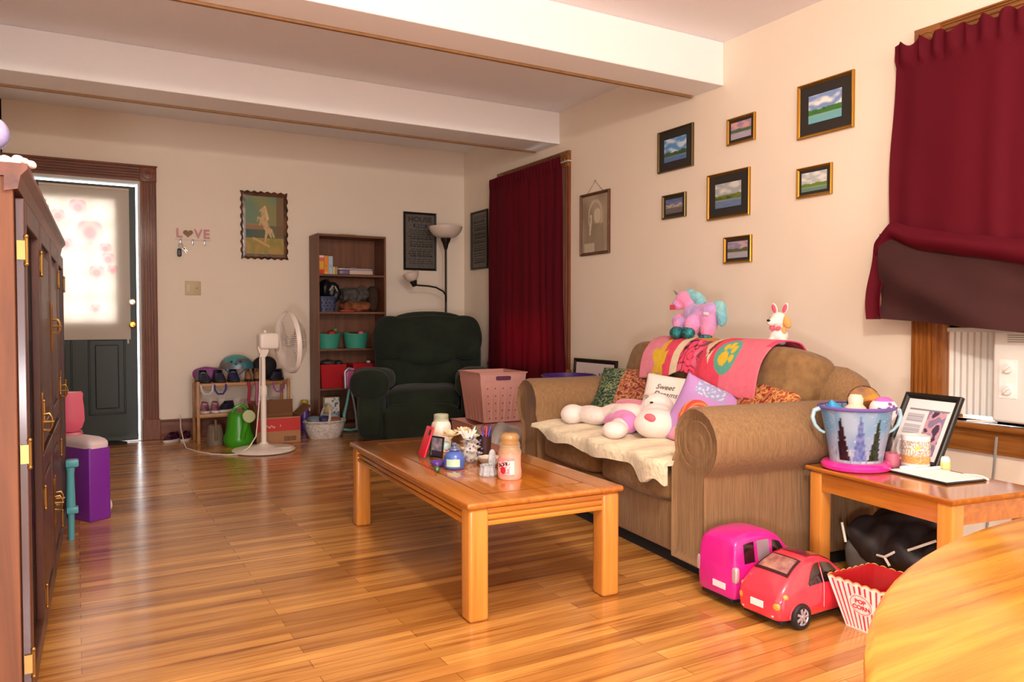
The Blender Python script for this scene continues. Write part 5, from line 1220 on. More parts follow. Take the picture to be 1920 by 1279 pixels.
# small puppy plush with rabbit ears
tanf = M('puppy_tan', 'd9a05a', .95, bump=.4, bscale=90, sheen=.4)
r = empty('plush_puppy', 'small white and tan plush puppy wearing pink rabbit ears on the loveseat back', 'soft toy', (2.83, 2.475, .882), -PI/2+.2)
b = B(); b.ball((0, .0, .04), (.042, .035, .045)); b.ball((0, .0, .075), (.028, .026, .03)); b.ball((0, -.005, .115), (.037, .034, .036)); b.ball((-.016, -.038, .104), (.023, .02, .018)); b.ball((-.022, -.02, .018), (.018, .025, .02)); b.ball((.026, -.02, .018), (.02, .026, .02)); b.obj('body', pw, r, remesh=.004)
b = B(); b.ball((.040, -.005, .105), (.020, .018, .032), rot=(0, -.5, 0)); b.obj('ear', tanf, r); b = B(); b.ball((-.042, -.0, .112), (.011, .014, .022), rot=(0, .3, 0)); b.obj('ear', tanf, r)
b = B(); b.ball((.028, -.008, .062), (.012, .014, .024)); b.obj('back_patch', tanf, r)
b = B(); b.ball((-.020, -.057, .112), (.009, .006, .006)); b.obj('nose', M('bead_black', '101010'), r)
for x, a_ in ((-.024, -.35), (.030, .35)):
    b = B(); b.ball((x, 0, .168), (.014, .005, .026), rot=(0, a_, 0)); e_ = b.obj('rabbit_ear', M('ear_cream', 'ecd6c8', .8), r)
    b = B(); b.ball((x, -.004, .167), (.0105, .004, .021), rot=(0, a_, 0)); b.obj('ear_lining', M('glitter_pink', 'e8607c', .5, noise_amt=.3, nscale=200), e_)
b = B(); b.ball((-.016, -.034, .076), (.015, .006, .010), rot=(0, .3, 0)); b.ball((.016, -.034, .076), (.015, .006, .010), rot=(0, -.3, 0)); b.ball((0, -.037, .076), .006); b.obj('bow_tie', M('bow_pink', 'e0667c', .6), r)
# ================================================================== things on the coffee table (top z .40)
z0 = TH+.0008
CTM = T((1.105, 2.225, 0), (0, 0, -math.radians(2.4)))
redc = M('red_case', 'd81f38', .3); navyp = M('phone_dark', '1a1620', .3)
r = empty('phone_case', 'glossy red phone case leaning against the small dark frame on the coffee table', 'phone', (1.290, 3.05, z0), math.radians(-90))
pm_ = T((0, 0, .003), (math.radians(-19), 0, 0))
b = B(); b.box(-.035, .035, -.010, 0, 0, .137, bev=.008, seg=3, m=pm_); b.obj('shell', redc, r)
b = B(); b.soft((.018, -.0105, .112), (.010, .0012, .013), n=3, N=6, m=pm_); b.obj('camera_window', navyp, r)
r = empty('photo_frame', 'small dark photo frame standing behind the red phone case', 'photo frame', (1.352, 3.03, z0), math.radians(-70))
fm_ = T((0, 0, .046), (math.radians(-8), 0, 0)); o = ring_frame(.075, .092, .007, .010, blackfr, r); o.data.transform(fm_)
panel('photo', .062, .08, lambda u, v: mix(lin('5a5f78'), lin('a89a98'), .5+nz(u*3, v*4)) if v > .3 else lin('3c3644'), attr_gloss, r, 20, 24, m=fm_@T((0, -.004, 0)), th=.003)
# white mason jar
r = empty('mason_jar', 'white painted mason jar with a pale ribbon at the back of the coffee table', 'jar', (1.462, 3.235, z0))
b = B(); b.lathe([(.001, 0), (.040, 0), (.045, .006), (.046, .03), (.046, .105), (.042, .120), (.032, .131), (.031, .134), (.001, .134)], seg=32); b.obj('body', M('jar_white', 'f2e0d0', .35), r)
b = B()
for k in range(5): b.lathe([(.030, .134+k*.005), (.0345, .1355+k*.005), (.0345, .1375+k*.005), (.030, .139+k*.005)], seg=28, cap=False)
b.lathe([(.032, .133), (.032, .160), (.028, .160), (.028, .14), (.001, .14)], seg=28); b.obj('neck', M('jar_neck', 'b9b89c', .3), r)
b = B(); b.tube([(.033*math.cos(t), .033*math.sin(t), .133) for t in [2*PI*k/24 for k in range(25)]], .003, 6); b.tube([(-.03, -.016, .133), (-.045, -.03, .115), (-.05, -.035, .09)], .003, 6); b.obj('ribbon', M('ribbon_sage', 'b7b79a', .7), r)
# cream flowers
petal = M('cream_petal', 'f3dcb0', .7); petw = M('white_petal', 'f0e6dc', .6); blue_p = M('delft_blue', '4a5f9a', .5); shellm = M('shell_white', 'e6dacb', .45, noise_amt=.25, nscale=30)
def bloom(b, c, r_, n=16, sd=0):
    for ring_, (cnt, tilt_, rad) in enumerate(((9, .35, 1.0), (7, .75, .75), (5, 1.15, .45))):
        for k in range(cnt):
            a_ = 2*PI*k/cnt+ring_*.4+sd; R = T(c, (0, 0, a_)) @ T((0, 0, 0), (0, -tilt_, 0))
            b.ball((r_*rad*.62, 0, 0), (r_*.45, r_*.30, r_*.07), m=R, u=8, v=6)
    b.ball(c, r_*.22, u=8, v=6)
r = empty('flower_bunch', 'bunch of cream wood flowers behind the blue candle jar', 'flowers', (1.455, 3.04, z0))
b = B(); bloom(b, (-.050, -.03, .088), .046); bloom(b, (.010, -.03, .100), .042, sd=1); b.obj('cream_blooms', petal, r)
b = B(); b.tube([(-.04, -.02, .07), (-.02, 0, .03), (0, 0, .0)], .004); b.tube([(.035, 0, .08), (.02, 0, .03), (0, 0, 0)], .004); b.obj('stems', M('stem_tan', '8f7a55', .7), r)
b = B(); b.lathe([(.001, 0), (.03, 0), (.034, .02), (.026, .045), (.001, .045)]); b.obj('holder', M('holder_amber', 'a9793f', .3), r)
random.seed(11)
r = empty('shell_ornament', 'white and blue cluster ornament of shells in the middle of the coffee table', 'ornament', (1.425, 2.86, z0))
b = B()
for k in range(17):
    t = k/17; zz = .014+.098*t; q = .036*(1-t*.5); a_ = k*2.4-1.2; bloom(b, (q*math.cos(a_)*1.1, q*math.sin(a_)*.9, zz), .017+.005*random.random(), sd=k)
b.ball((0, 0, .045), (.032, .027, .046)); b.obj('shell_cluster', shellm, r)
b = B()
for k in range(11):
    a_ = k*.6-2.2; b.tube([(.01*math.cos(a_)-.01, .008*math.sin(a_), .10), (.03*math.cos(a_)-.012, .022*math.sin(a_), .128), (.042*math.cos(a_)-.014, .03*math.sin(a_), .138+.012*math.sin(k*2))], [.007, .006, .001], 6)
b.obj('spiky_petals', petw, r)
b = B()
for k in range(15): a_ = k*2.4-2.0; b.ball((.038*math.cos(a_), -.038-.008*math.sin(k*2), .016+.0072*k), (.0055, .003, .0045), rot=(0, k, 0), u=6, v=5)
b.obj('blue_dots', blue_p, r)
# silver disc
b = B(); b.lathe([(.001, -.004), (.019, -.004), (.021, 0), (.019, .004), (.001, .004)], m=T((1.395, 2.93, z0+.050), (math.radians(80), 0, -.5))); b.tube([(1.395, 2.935, z0), (1.395, 2.935, z0+.034)], .004); tag(b.obj('compass_stand', M('aged_silver', '8a8070', .3, .8)), 'small round aged silver disc on a stand behind the blue candle jar', 'ornament')
# pen cup
r = empty('pen_cup', 'dark brown pen cup full of pens behind the crystal dish', 'pen cup', (1.555, 2.985, z0))
b = B(); b.lathe([(.001, 0), (.029, 0), (.034, .085), (.031, .085), (.026, .005), (.001, .005)], seg=24); b.obj('cup', M('cup_brown', '3a1f1c', .35), r)
for i, (x, y, a_, bb, c, l, lab) in enumerate(((-.018, 0, -.28, 0, '1f7a3a', .125, 'green pen'), (.012, -.01, .12, -.1, 'c22033', .118, 'red pen'), (.018, .0, .22, 0, '4a2fb0', .125, 'purple pen'), (.0, .012, -.08, .1, '6a3fa0', .115, 'violet pen'), (.02, .012, .3, .1, '20242c', .12, 'black pen'))):
    r2_ = B().tube([(0, 0, 0), (0, 0, l*.8), (0, 0, l)], [.004, .0045, .003], 8, m=T((x*.3, y*.3, .008), (bb, a_, 0))).obj('pen', M('pen_'+c, c, .35), None, loc=(1.555, 2.985, z0)); tag(r2_, lab+' standing in the dark brown pen cup', 'pen', 'pens in the cup')
b = B(); 
for k in range(3): b.tube([(.028*k*.3-.02+.02*math.cos(t)+.02, 0+.004*k, .118+.018*math.sin(t)) for t in [2*PI*j/14 for j in range(12)]], .0012, 5)
tag(b.obj('wire_rings', M('thin_wire', '6a3a3a', .4, .5), None, loc=(1.56, 2.985, z0)), 'tangle of thin wire loops sticking out of the pen cup', 'wire'); 
# cupcake trinket
r = empty('trinket_box', 'tiny pink, white and yellow cupcake trinket box left of the blue candle jar', 'trinket box', (1.385, 3.03, z0))
b = B(); b.lathe([(.001, 0), (.020, 0), (.026, .022), (.001, .022)], wob=lambda t, z: 1+.05*math.cos(12*t)); b.obj('base', M('trinket_yellow', 'd9a93f', .4), r)
b = B(); b.soft((0, 0, .028), (.027, .027, .008), n=2.3, N=8, amp=.006, fr=60); b.obj('icing', M('trinket_pink', 'e0a09a', .4), r)
b = B(); b.lathe([(.026, .034), (.028, .040), (.026, .058), (.018, .066), (.001, .068)]); b.obj('lid', M('trinket_aqua', 'b5cfc9', .4), r)
# blue candle jar
wx = M('blue_wax', '4664b4', .25, coat=.7); labg = M('label_pale_green', 'b9d6b4', .6)
r = empty('candle_jar', 'round blue candle jar with a pale green label on the coffee table', 'candle', (1.312, 2.775, z0))
b = B(); b.lathe([(.001, 0), (.033, 0), (.040, .006), (.042, .02), (.042, .048), (.036, .062), (.022, .070), (.016, .073), (.001, .073)], seg=36); b.obj('glass_body', wx, r)
b = B(); b.lathe([(.018, .072), (.024, .076), (.023, .082), (.010, .085), (.008, .090), (.012, .098), (.006, .104), (.001, .104)], seg=24); b.obj('glass_lid', M('blue_glass_lid', '6a7296', .1, coat=.8, noise_amt=.2), r)
b = B(); b.loft([[(.0428*math.cos(a_), .0428*math.sin(a_), z) for a_ in [math.radians(198+7*k) for k in range(12)]] for z in (.013, .043)], closed=False, cap=False); b.obj('label', labg, r, solid=.0008)
tag(B().soft((1.277, 2.845, z0+.014), (.034, .024, .0135), n=2.6, N=12, amp=.008, fr=40).obj('gem_pouch', M('purple_velvet', '5a3590', .5, coat=.4)), 'small purple pouch left of the blue candle jar', 'pouch')
tag(B().ball((1.218, 2.735, z0+.0125), .0125).obj('glass_marble', M('green_glass', '2c5a24', .05, coat=1.)), 'green glass marble at the front of the coffee table things', 'marble')
# shell dish and crystal
r = empty('shell_dish', 'pale shell shaped dish with small yellow bits beside the crystal ornament', 'dish', (1.452, 2.74, z0))
b = B(); b.lathe([(.001, 0), (.018, 0), (.024, .006), (.042, .030), (.050, .040), (.046, .040), (.022, .010), (.001, .008)], seg=40, wob=lambda t, z: 1+(.07*math.cos(9*t) if z > .02 else 0)); b.obj('bowl', M('dish_pearl', 'cfc7b8', .3, noise_amt=.2, nscale=25), r)
b = B(); b.ball((.0, -.01, .034), (.014, .010, .008)); b.ball((.014, -.02, .036), (.009, .008, .006)); b.obj('yellow_bits', M('soft_yellow', 'e0b25a', .5), r)
crys = M('crystal', 'd5dadd', .08, alpha=.6, coat=1., bump=.8, bscale=160)
r = empty('crystal_ornament', 'clear cut crystal candle holder with an upright fan beside the pink candle', 'ornament', (1.362, 2.585, z0))
b = B(); b.lathe([(.001, 0), (.030, 0), (.033, .006), (.030, .02), (.027, .034), (.030, .042), (.024, .042), (.02, .03), (.001, .028)], seg=20, wob=lambda t, z: 1+.06*math.cos(10*t)); b.obj('base', crys, r, smooth=False)
b = B(); b.soft((.028, .015, .055), (.016, .008, .042), n=2.4, N=8); b.obj('crystal_fan', crys, r)
# pink jar candle
r = empty('jar_candle', 'tall pink jar candle with a domed glass lid and printed label', 'candle', (1.412, 2.500, z0))
clg = M('jar_glass_amber', 'e0bd92', .05, alpha=.28, coat=1.); pwx = M('pink_wax', 'f0a690', .4, coat=.8)
b = B(); b.lathe([(.001, 0), (.040, 0), (.044, .006), (.0445, .03), (.0415, .05), (.0425, .092), (.0435, .096), (.001, .096)], seg=40); b.obj('wax_body', pwx, r)
b = B(); b.lathe([(.0435, .096), (.043, .104), (.038, .114), (.037, .122), (.039, .124), (.039, .128), (.034, .130)], seg=40, cap=False); b.obj('glass_shoulder', clg, r, solid=.002)
b = B(); b.lathe([(.036, .130), (.038, .132), (.038, .137), (.034, .139), (.034, .148), (.036, .152), (.035, .162), (.026, .171), (.012, .174), (.001, .174)], seg=40); b.obj('glass_lid', M('lid_glass_gold', 'c99a58', .08, alpha=.5, coat=1.), r)
b = B(); NA, NZ = 90, 70; lo, hi = math.radians(165), math.radians(262)
b.loft([[(.0455*math.cos(a_), .0455*math.sin(a_), z) for a_ in [lo+(hi-lo)*k/NA for k in range(NA+1)]] for z in [.016+.066*j/NZ for j in range(NZ+1)]], closed=False, cap=False)
o = b.obj('label', attr_gloss, r)
def clab(c):
    u = (math.atan2(c.y, c.x) % (2*PI)-lo)/(hi-lo); v = (c.z-.016)/.066
    if v > .86 or v < .10: return lin('ef8a86')
    if math.hypot((u-.42)/.16, (v-.32)/.22) < 1: return lin('c22a3a')
    if abs(v-.62-.25*(u-.3)) < .10 and .12 < u < .66 and nz(u*14, v*10, 3) > -.12: return lin('4a1c28')
    if u > .8: return lin('ecd9cc')
    return lin('f0c6c0') if nz(u*8, v*8) > 0 else lin('e88a90')
colour(o, clab)
# ================================================================== things on the end table (top z .43)
ze = EH+.0008
hotp = M('hot_pink_plastic', 'f02a96', .2, coat=.6)
r = empty('pail_lid', 'hot pink round plastic ring under the printed pail on the end table', 'lid', (2.585, 1.885, ze))
b = B(); b.lathe([(.001, 0), (.118, 0), (.128, .006), (.130, .018), (.122, .028), (.108, .031), (.001, .030)], seg=48, m=T(s=(1, .95, 1))); b.obj('lid_ring', hotp, r)
zp = ze+.0315
r = empty('toy_pail', 'pale blue printed plastic pail with a lilac rim and loop handles on the end table', 'pail', (2.585, 1.885, zp))
def pl(R, z): return [(R*math.cos(2*PI*k/120), R*.93*math.sin(2*PI*k/120), z) for k in range(240)]
b = B(); rings = [pl(.001, 0)]+[pl(.098+(.138-.098)*(i/70)**1.15, .205*i/70) for i in range(71)]+[pl(.134, .205), pl(.096, .008), pl(.001, .008)]
b.loft(rings, cap=False); o = b.obj('body', M('pail_print', rough=.25, attr=True, coat=.4), r, angle=70)
def pail_c(c):
    a_ = math.atan2(c.y/.93, c.x); u = a_; v = c.z/.205
    base = mix(lin('8cc4ea'), lin('cfe2f5'), max(0, min(1, .5+nz(u*2, v*2, 1)*1.4)))
    base = mix(base, lin('d3cdf0'), max(0, min(1, 1.2-v*1.8))*.6)
    # frosty branches and snow flecks
    if abs(math.sin(u*5+1.2*math.sin(v*7))) < .035 and v > .45 and u > -1.6: base = mix(base, lin('3f5a80'), .7)
    if nz(u*40, v*44, 3) > .52: base = lin('eef4fb')
    if v < .22+.09*nz(u*6, 2)+.05*math.sin(u*9): base = mix(lin('e9eef8'), lin('8fa9d8'), max(0, nz(u*14, v*8)+.3))
    # plain fir tree motif
    for uc, hh, wd, cc, c2_ in ((-2.95, .84, .26, '2a1c26', '4a2430'), (-2.35, .88, .25, '6f86cf', 'a9b4e6'), (-1.80, .82, .24, '24301f', '3b4a2a')):
        if .05 < v < hh:
            q = (v-.05)/(hh-.05); e_ = wd*(1-q)*(.72+.28*(1-((q*4) % 1)))
            if abs(u-uc) < e_+.02: base = mix(lin(cc), lin(c2_), max(0, min(1, .4+nz(u*10, v*12)*1.3)))
    return base
colour(o, pail_c)
b = B(); b.loft([pl(.137, .196), pl(.146, .200), pl(.148, .206), pl(.143, .211), pl(.134, .208)], cap=False); b.obj('rim', M('lilac_rim', '9a7fd6', .25, coat=.4), r)
for s in (-1, 1):
    b = B(); dx, dy = math.cos(-.52)*s, math.sin(-.52)*s
    b.tube([(dx*q, dy*q, z) for q, z in ((.140, .198), (.162, .190), (.168, .165), (.158, .135), (.140, .115), (.122, .105))], [.009, .009, .008, .007, .006, .005], 8); b.obj('handle', M('aqua_clear', 'a5c9d6', .2), r)
def top(lab, cat, name, loc, fnb):
    r = empty(name, lab, cat, loc); fnb(r); return r
# contents of the pail
o = B().lathe([(.001, -.004), (.062, -.004), (.066, 0), (.062, .004), (.001, .004)], m=T((2.65, 1.90, zp+.215), (math.radians(78), 0, -.6)), seg=36).obj('toy_mirror', M('gold_mirror', 'b98a3a', .12, .9, c2='7a5a4a', nscale=18)); tag(o, 'round gold toy mirror standing in the printed pail', 'toy mirror')
r = empty('toy_jar', 'cream toy jar with an orange band in the printed pail', 'toy', (2.585, 1.89, zp+.13)); b = B(); b.lathe([(.001, 0), (.036, 0), (.038, .07), (.026, .082), (.028, .105), (.020, .120), (.001, .122)], seg=28); b.obj('body', M('cream_plastic', 'f0d3b8', .35), r); b = B(); b.lathe([(.0385, .048), (.0392, .05), (.0392, .066), (.0385, .068)], seg=28, cap=False); b.obj('band', M('orange_band', 'e8962e', .35), r, solid=.001)
r = empty('polka_dot_ball', 'white ball with plum spots and a pink edge in the right of the printed pail', 'ball', (2.645, 1.815, zp+.195)); b = B(); b.ball((0, 0, 0), .050); o = b.obj('ball', M('dotted_plastic', rough=.3, attr=True), r); bm_ = bmesh.new(); bm_.from_mesh(o.data); bmesh.ops.subdivide_edges(bm_, edges=bm_.edges, cuts=3, use_grid_fill=True); bm_.to_mesh(o.data); bm_.free()
for p in o.data.polygons: p.use_smooth = True
colour(o, lambda c: lin('f06ac0') if c.z > .034 or c.x > .042 else (lin('7a4a86') if min((c.normalized()-Vector(d).normalized()).length for d in ((-.5, -.8, .2), (-.1, -.9, .3), (-.7, -.6, -.2), (.2, -.95, -.1), (-.35, -.8, .55), (-.9, -.3, .1))) < .17 else lin('f3e6ea')))
tag(B().lathe([(.04, 0), (.001, .055)], m=T((2.515, 1.935, zp+.185), (.2, -.5, 0)), seg=20).obj('toy_cone', M('blue_cone', '2f9ad0', .3)), 'small blue cone toy at the left inside the printed pail', 'toy')
r = empty('glass_candle', 'small clear glass with pink candle wax between the pail and the mug', 'candle', (2.752, 1.845, ze)); b = B(); b.lathe([(.001, 0), (.030, 0), (.032, .05), (.001, .05)], seg=28); b.obj('wax', M('rose_wax', 'f08aa0', .4), r)
b = B(); b.lathe([(.031, 0), (.034, .05), (.036, .105), (.034, .105), (.032, .055)], seg=28, cap=False); b.obj('glass', glass, r)
r = empty('printed_mug', 'tall white mug printed with little autumn figures on the end table', 'mug', (2.740, 1.745, ze))
b = B(); b.loft([[(R*math.cos(2*PI*k/180), R*math.sin(2*PI*k/180), z) for k in range(180)] for R, z in [(.001, 0), (.046, 0)]+[(.049, .006+.128*i/60) for i in range(61)]+[(.046, .134), (.044, .02), (.001, .02)]], cap=False)
o = b.obj('body', M('mug_print', rough=.2, attr=True, coat=.6), r, angle=70)
def mug_c(c):
    a_ = math.atan2(c.y, c.x); v = c.z/.134
    if v > .86 or v < .10: return lin('f2eee8')
    if v < .22: return lin('b9c2c6') if nz(a_*9, v*20) > 0 else lin('e6dccc')
    if v < .45: return mix(lin('b5743a'), lin('d9a865'), max(0, min(1, .5+nz(a_*12, v*22))))
    if math.hypot((a_+2.45)/.13, (v-.68)/.06) < 1: return lin('e8c82e')
    n = nz(a_*11, v*15, 4)
    return lin('a9b48a') if n > .22 else lin('c98a72') if n > .05 else lin('8e93a8') if n > -.08 else lin('ece0cf')
colour(o, mug_c)
b = B(); b.tube([(.046, .0, .11), (.075, .012, .105), (.083, .016, .07), (.072, .012, .035), (.046, 0, .03)], .007, 8, m=T(rot=(0, 0, 1.2))); b.obj('handle', M('mug_white', 'efeae2', .2), r)
r = empty('glue_bottle', 'small white and pale yellow bottle beside the printed mug', 'bottle', (2.825, 1.685, ze)); b = B(); b.lathe([(.001, 0), (.018, 0), (.020, .01), (.018, .045), (.012, .055), (.001, .055)]); b.obj('body', M('bottle_white', 'ecebe0', .3), r); b = B(); b.lathe([(.0185, .006), (.0205, .012), (.0190, .036)], cap=False); b.obj('label', M('label_lemon', 'dcd98a', .4), r, solid=.001)
# leaning frame
fr_ = empty('photo_frame', 'large black photo frame with a white mat leaning back on the end table', 'photo frame', (2.815, 1.815, ze), math.radians(-97))
fm_ = T((0, 0, .003), (math.radians(-27), 0, 0))@T((0, 0, .148)); o = ring_frame(.25, .295, .024, .018, blackfr, fr_); o.data.transform(fm_)
def cert(u, v):
    c = lin('e9e4e4')
    if .10 < u < .46 and (.60 < v < .74 or .40 < v < .56 or .14 < v < .36): return lin('a9a6b0') if int(v*60) % 2 else lin('cfccd2')
    if .52 < u < .90 and .10 < v < .80:
        n = nz(u*7, v*7, 3); return lin('4a3a52') if n > .25 else lin('c99aa6') if n > -.05 else lin('8a7a96')
    if .1 < u < .92 and .80 < v < .82: return lin('7d7a86')
    return c
panel('certificate', .215, .26, cert, attr_gloss, fr_, 60, 76, m=fm_@T((0, -.008, 0)), th=.004)
b = B(); b.box(-.028, .028, 0, .004, 0, .17, bev=.001, m=T((0, .105, 0.002), (math.radians(-2), 0, 0))); b.obj('easel_back', M('easel_tan', '6d5a48', .7), fr_, smooth=False)
# tablet, paper and markers
r = empty('drawing_tablet', 'black edged drawing tablet with white paper at the front of the end table', 'tablet', (2.70, 1.66, ze), math.radians(-9))
B().box(-.095, .095, -.145, .145, 0, .007, bev=.003).obj('tablet_case', M('tablet_black', '15161a', .3), r)
B().box(-.086, .088, -.136, .10, .0072, .0105, bev=.0005).obj('white_paper', M('paper_white', 'f6f4f2', .6), r, smooth=False)
for i, (x, y, a_, lab) in enumerate(((2.70, 1.735, -.35, 'white marker lying across the far end of the drawing tablet'), (2.725, 1.69, -.15, 'white marker lying in the middle of the drawing tablet'))):
    r = empty('marker_pen', lab, 'marker', (x, y, ze+.0105+.0065), a_, 'white markers')
    b = B(); b.tube([(-.045, 0, 0), (.03, 0, 0)], .0062, 12); b.obj('barrel', white_pl, r); b = B(); b.tube([(.030, 0, 0), (.062, 0, 0), (.066, 0, 0)], [.0066, .0066, .004], 12); b.obj('cap', M('cap_grey_white', 'dcdcdc', .4), r)
tag(B().tube([(2.80, 1.60, ze+.004), (2.81, 1.56, ze+.005), (2.80, 1.53, ze+.005), (2.785, 1.505, ze+.004)], [.004, .006, .007, .004], 10).obj('charging_plug', white_pl), 'white charging plug at the right edge of the end table', 'plug')
# ================================================================== under the end table
bgm = M('black_nylon', '17151a', .55, c2='26221f', nscale=7, bump=.5, bscale=14)
r = empty('backpack', 'slumped black nylon bag with white piping on the floor under the end table', 'bag', (2.70, 1.72, 0), math.radians(-8))
b = B(); b.soft((0, .02, .12), (.13, .20, .12), n=2.8, N=24, amp=.05, fr=9); b.soft((.03, .06, .215), (.08, .12, .085), n=2.3, N=18, amp=.03, fr=10); b.soft((-.02, -.12, .14), (.10, .08, .11), n=2.5, N=18, amp=.04, fr=12, rot=(.3, 0, .4)); b.soft((-.06, .10, .16), (.08, .10, .10), n=2.6, N=18, amp=.04, fr=12, rot=(0, .3, .2))
b.obj('body', bgm, r, remesh=.007)
b = B(); b.soft((-.105, .13, .09), (.035, .07, .07), n=3, N=14, rot=(0, .2, .1), amp=.02, fr=9); b.obj('side_pocket', M('grey_mesh', '5c5852', .8), r)
pip = M('piping_white', 'e0d8c8', .5)
for pts in (((-.150, .03, .13), (-.158, -.01, .135), (-.150, -.05, .165)), ((-.158, -.01, .135), (-.16, -.035, .11)), ((-.135, -.09, .18), (-.11, -.18, .235)), ((-.15, .20, .21), (-.155, .175, .14))):
    b = B(); b.tube(list(pts), .005, 6); b.obj('piping', pip, r)
for x, y in ((3.39, 1.80), (3.385, 1.66)):
    tag(B().tube([(x, y, .50), (x, y+.01, .35), (x-.01, y+.02, .2), (x-.02, y+.03, .03)], .006, 6).obj('power_cord', M('cord_grey', '8a8680', .5), None), 'grey cord hanging down the wall behind the end table', 'cord', 'grey wall cords')
# ================================================================== toy cars
def ztop(st, x, k):
    for a, c in zip(st, st[1:]):
        if a[0] <= x <= c[0]:
            t = (x-a[0])/(c[0]-a[0]); return a[k]+(c[k]-a[k])*t
    return st[-1][k] if x > st[-1][0] else st[0][k]
def smooth_st(st, n):
    """catmull resample of the stations"""
    out = []
    for i in range(n+1):
        s = i/n*(len(st)-1); j = min(int(s), len(st)-2); t = s-j
        P0, P1, P2, P3 = st[max(0, j-1)], st[j], st[j+1], st[min(len(st)-1, j+2)]
        out.append(tuple(.5*(2*b_+(-a_+c_)*t+(2*a_-5*b_+4*c_-d_)*t*t+(-a_+3*b_-3*c_+d_)*t**3) for a_, b_, c_, d_ in zip(P0, P1, P2, P3)))
    return out
def car(name, lab, loc, rz, st, mat, wheels, wr, hub_m, wy, rim_n=7):
    """stations: x, z_bottom, z_belt, z_roof, half width at belt, roof width factor"""
    r = empty(name, lab, 'toy car', loc, rz); S_ = smooth_st(st, 60)
    b = B(); rings = []
    for x, zb, zl, zr, hw, k in S_:
        half = [(0, zb), (hw*.80, zb), (hw*.95, zb+.008), (hw, zb+(zl-zb)*.45), (hw*.985, zl-.004)]
        h = max(.001, zr-zl)
        half += [(hw*(.975-(.975-k)*t_)-.0, zl+h*t_) for t_ in (.05, .35, .65)] + [(hw*(k-.0), zl+h*.82), (hw*(k-.09), zl+h*.94), (hw*k*.55, zl+h*.99), (0, zl+h)]
        rings.append([(x, y, z) for y, z in half]+[(x, -y, z) for y, z in half[-2:0:-1]])
    b.loft(rings); body = b.obj('body', mat, r, angle=75)
    def side(x, t_, s, off=.0012):
        zb, zl, zr, hw, k = [ztop(S_, x, i) for i in range(1, 6)]; h = max(.001, zr-zl)
        y = hw*(.975-(.975-k)*t_) if t_ >= 0 else hw*(.99); z = zl+h*t_ if t_ >= 0 else zl+(zl-zb)*t_
        return (x, s*(y+off), z)
    def quad(nm, m_, fn, nu=8, nv=4, par=body):
        b = B(); b.loft([[fn(i/nu, j/nv) for i in range(nu+1)] for j in range(nv+1)], closed=False, cap=False); return b.obj(nm, m_, par, solid=.0015)
    for (x, s) in wheels:
        R = T((x, s*(wy+.002), wr), (PI/2 if s < 0 else -PI/2, 0, 0)); 
        w_ = B(); w_.lathe([(.001, -.014), (wr*.92, -.014), (wr, -.010), (wr, .008), (wr*.93, .013), (wr*.70, .013), (wr*.66, .008), (.001, .008)], seg=28, m=R); wl = w_.obj('wheel', M('tyre', '17161a', .6), r, loc=(0, 0, 0))
        h = B(); h.lathe([(wr*.60, .008), (wr*.66, .012), (wr*.68, .010), (wr*.66, .008)], m=R, cap=False, seg=28)
        for q in range(rim_n): a_ = 2*PI*q/rim_n; h.box(wr*.10, wr*.64, -.0042, .0042, .008, .0125, bev=.001, m=R@T(rot=(0, 0, a_)))
        h.lathe([(.001, .008), (wr*.18, .008), (wr*.15, .015), (.001, .0155)], m=R, seg=16); h.obj('hubcap', hub_m, wl)
        ar = B(); ar.tube([(x+wr*1.10*math.cos(t_), s*(wy+.001), wr+wr*1.10*math.sin(t_)) for t_ in [PI*(-.02+1.04*q/16) for q in range(17)]], .0035, 6); ar.obj('wheel_arch', mat, body)
    return r, body, S_, side, quad
silv = M('silver_plastic_toy', 'b9aeb4', .25, .5); darkwin = M('dark_window', '1b1218', .12, coat=.8); greyw = M('grey_window', '8d7f86', .2, coat=.6); amber = M('amber_lamp', 'f29a3a', .2, coat=.6); numpl = M('plate_white', 'f0e6e6', .5); chassis = M('chassis_black', '141216', .6)
# van
vm = M('magenta_plastic_gloss', 'd41f8c', .28, coat=.5)
VST = [(-0.006, 0.045, 0.1358, 0.1432, 0.08, 0.9), (0, 0.035, 0.1406, 0.1958, 0.091, 0.9), (0.012, 0.032, 0.1455, 0.234, 0.095, 0.86), (0.05, 0.032, 0.1474, 0.2502, 0.096, 0.84), (0.1, 0.032, 0.1484, 0.2559, 0.096, 0.82), (0.165, 0.032, 0.1474, 0.254, 0.096, 0.8), (0.215, 0.032, 0.1455, 0.2368, 0.096, 0.76), (0.262, 0.034, 0.1416, 0.1958, 0.095, 0.72), (0.298, 0.034, 0.1377, 0.1528, 0.094, 0.8), (0.37, 0.036, 0.1261, 0.1394, 0.091, 0.84), (0.445, 0.04, 0.1067, 0.1146, 0.082, 0.86), (0.462, 0.05, 0.0873, 0.0907, 0.066, 0.9)]
r, body, S_, side, quad = car('toy_van', 'magenta pink toy van parked against the near arm of the loveseat', (1.950, 1.970, 0), math.radians(-2), VST, vm, ((.085, -1), (.085, 1), (.365, -1), (.365, 1)), .037, silv, .089)
def sw(x0, x1, t0, t1, s=-1, off=.0014): return lambda i, j: side(x0+(x1-x0)*i, t0+(t1-t0)*j, s, off)
for s in (-1, 1):
    quad('side_window', darkwin, sw(.040, .088, .10, .74, s)); quad('side_window', greyw, sw(.104, .160, .10, .74, s)); quad('side_window', darkwin, lambda i, j, s=s: side(.176+(.092-.055*j)*i, .10+.62*j, s, .0014))
def rear(x, y, z): return (x, y, z)
B().box(-.0085, -.004, -.050, .012, .062, .084, bev=.001).obj('number_plate', numpl, body, smooth=False)
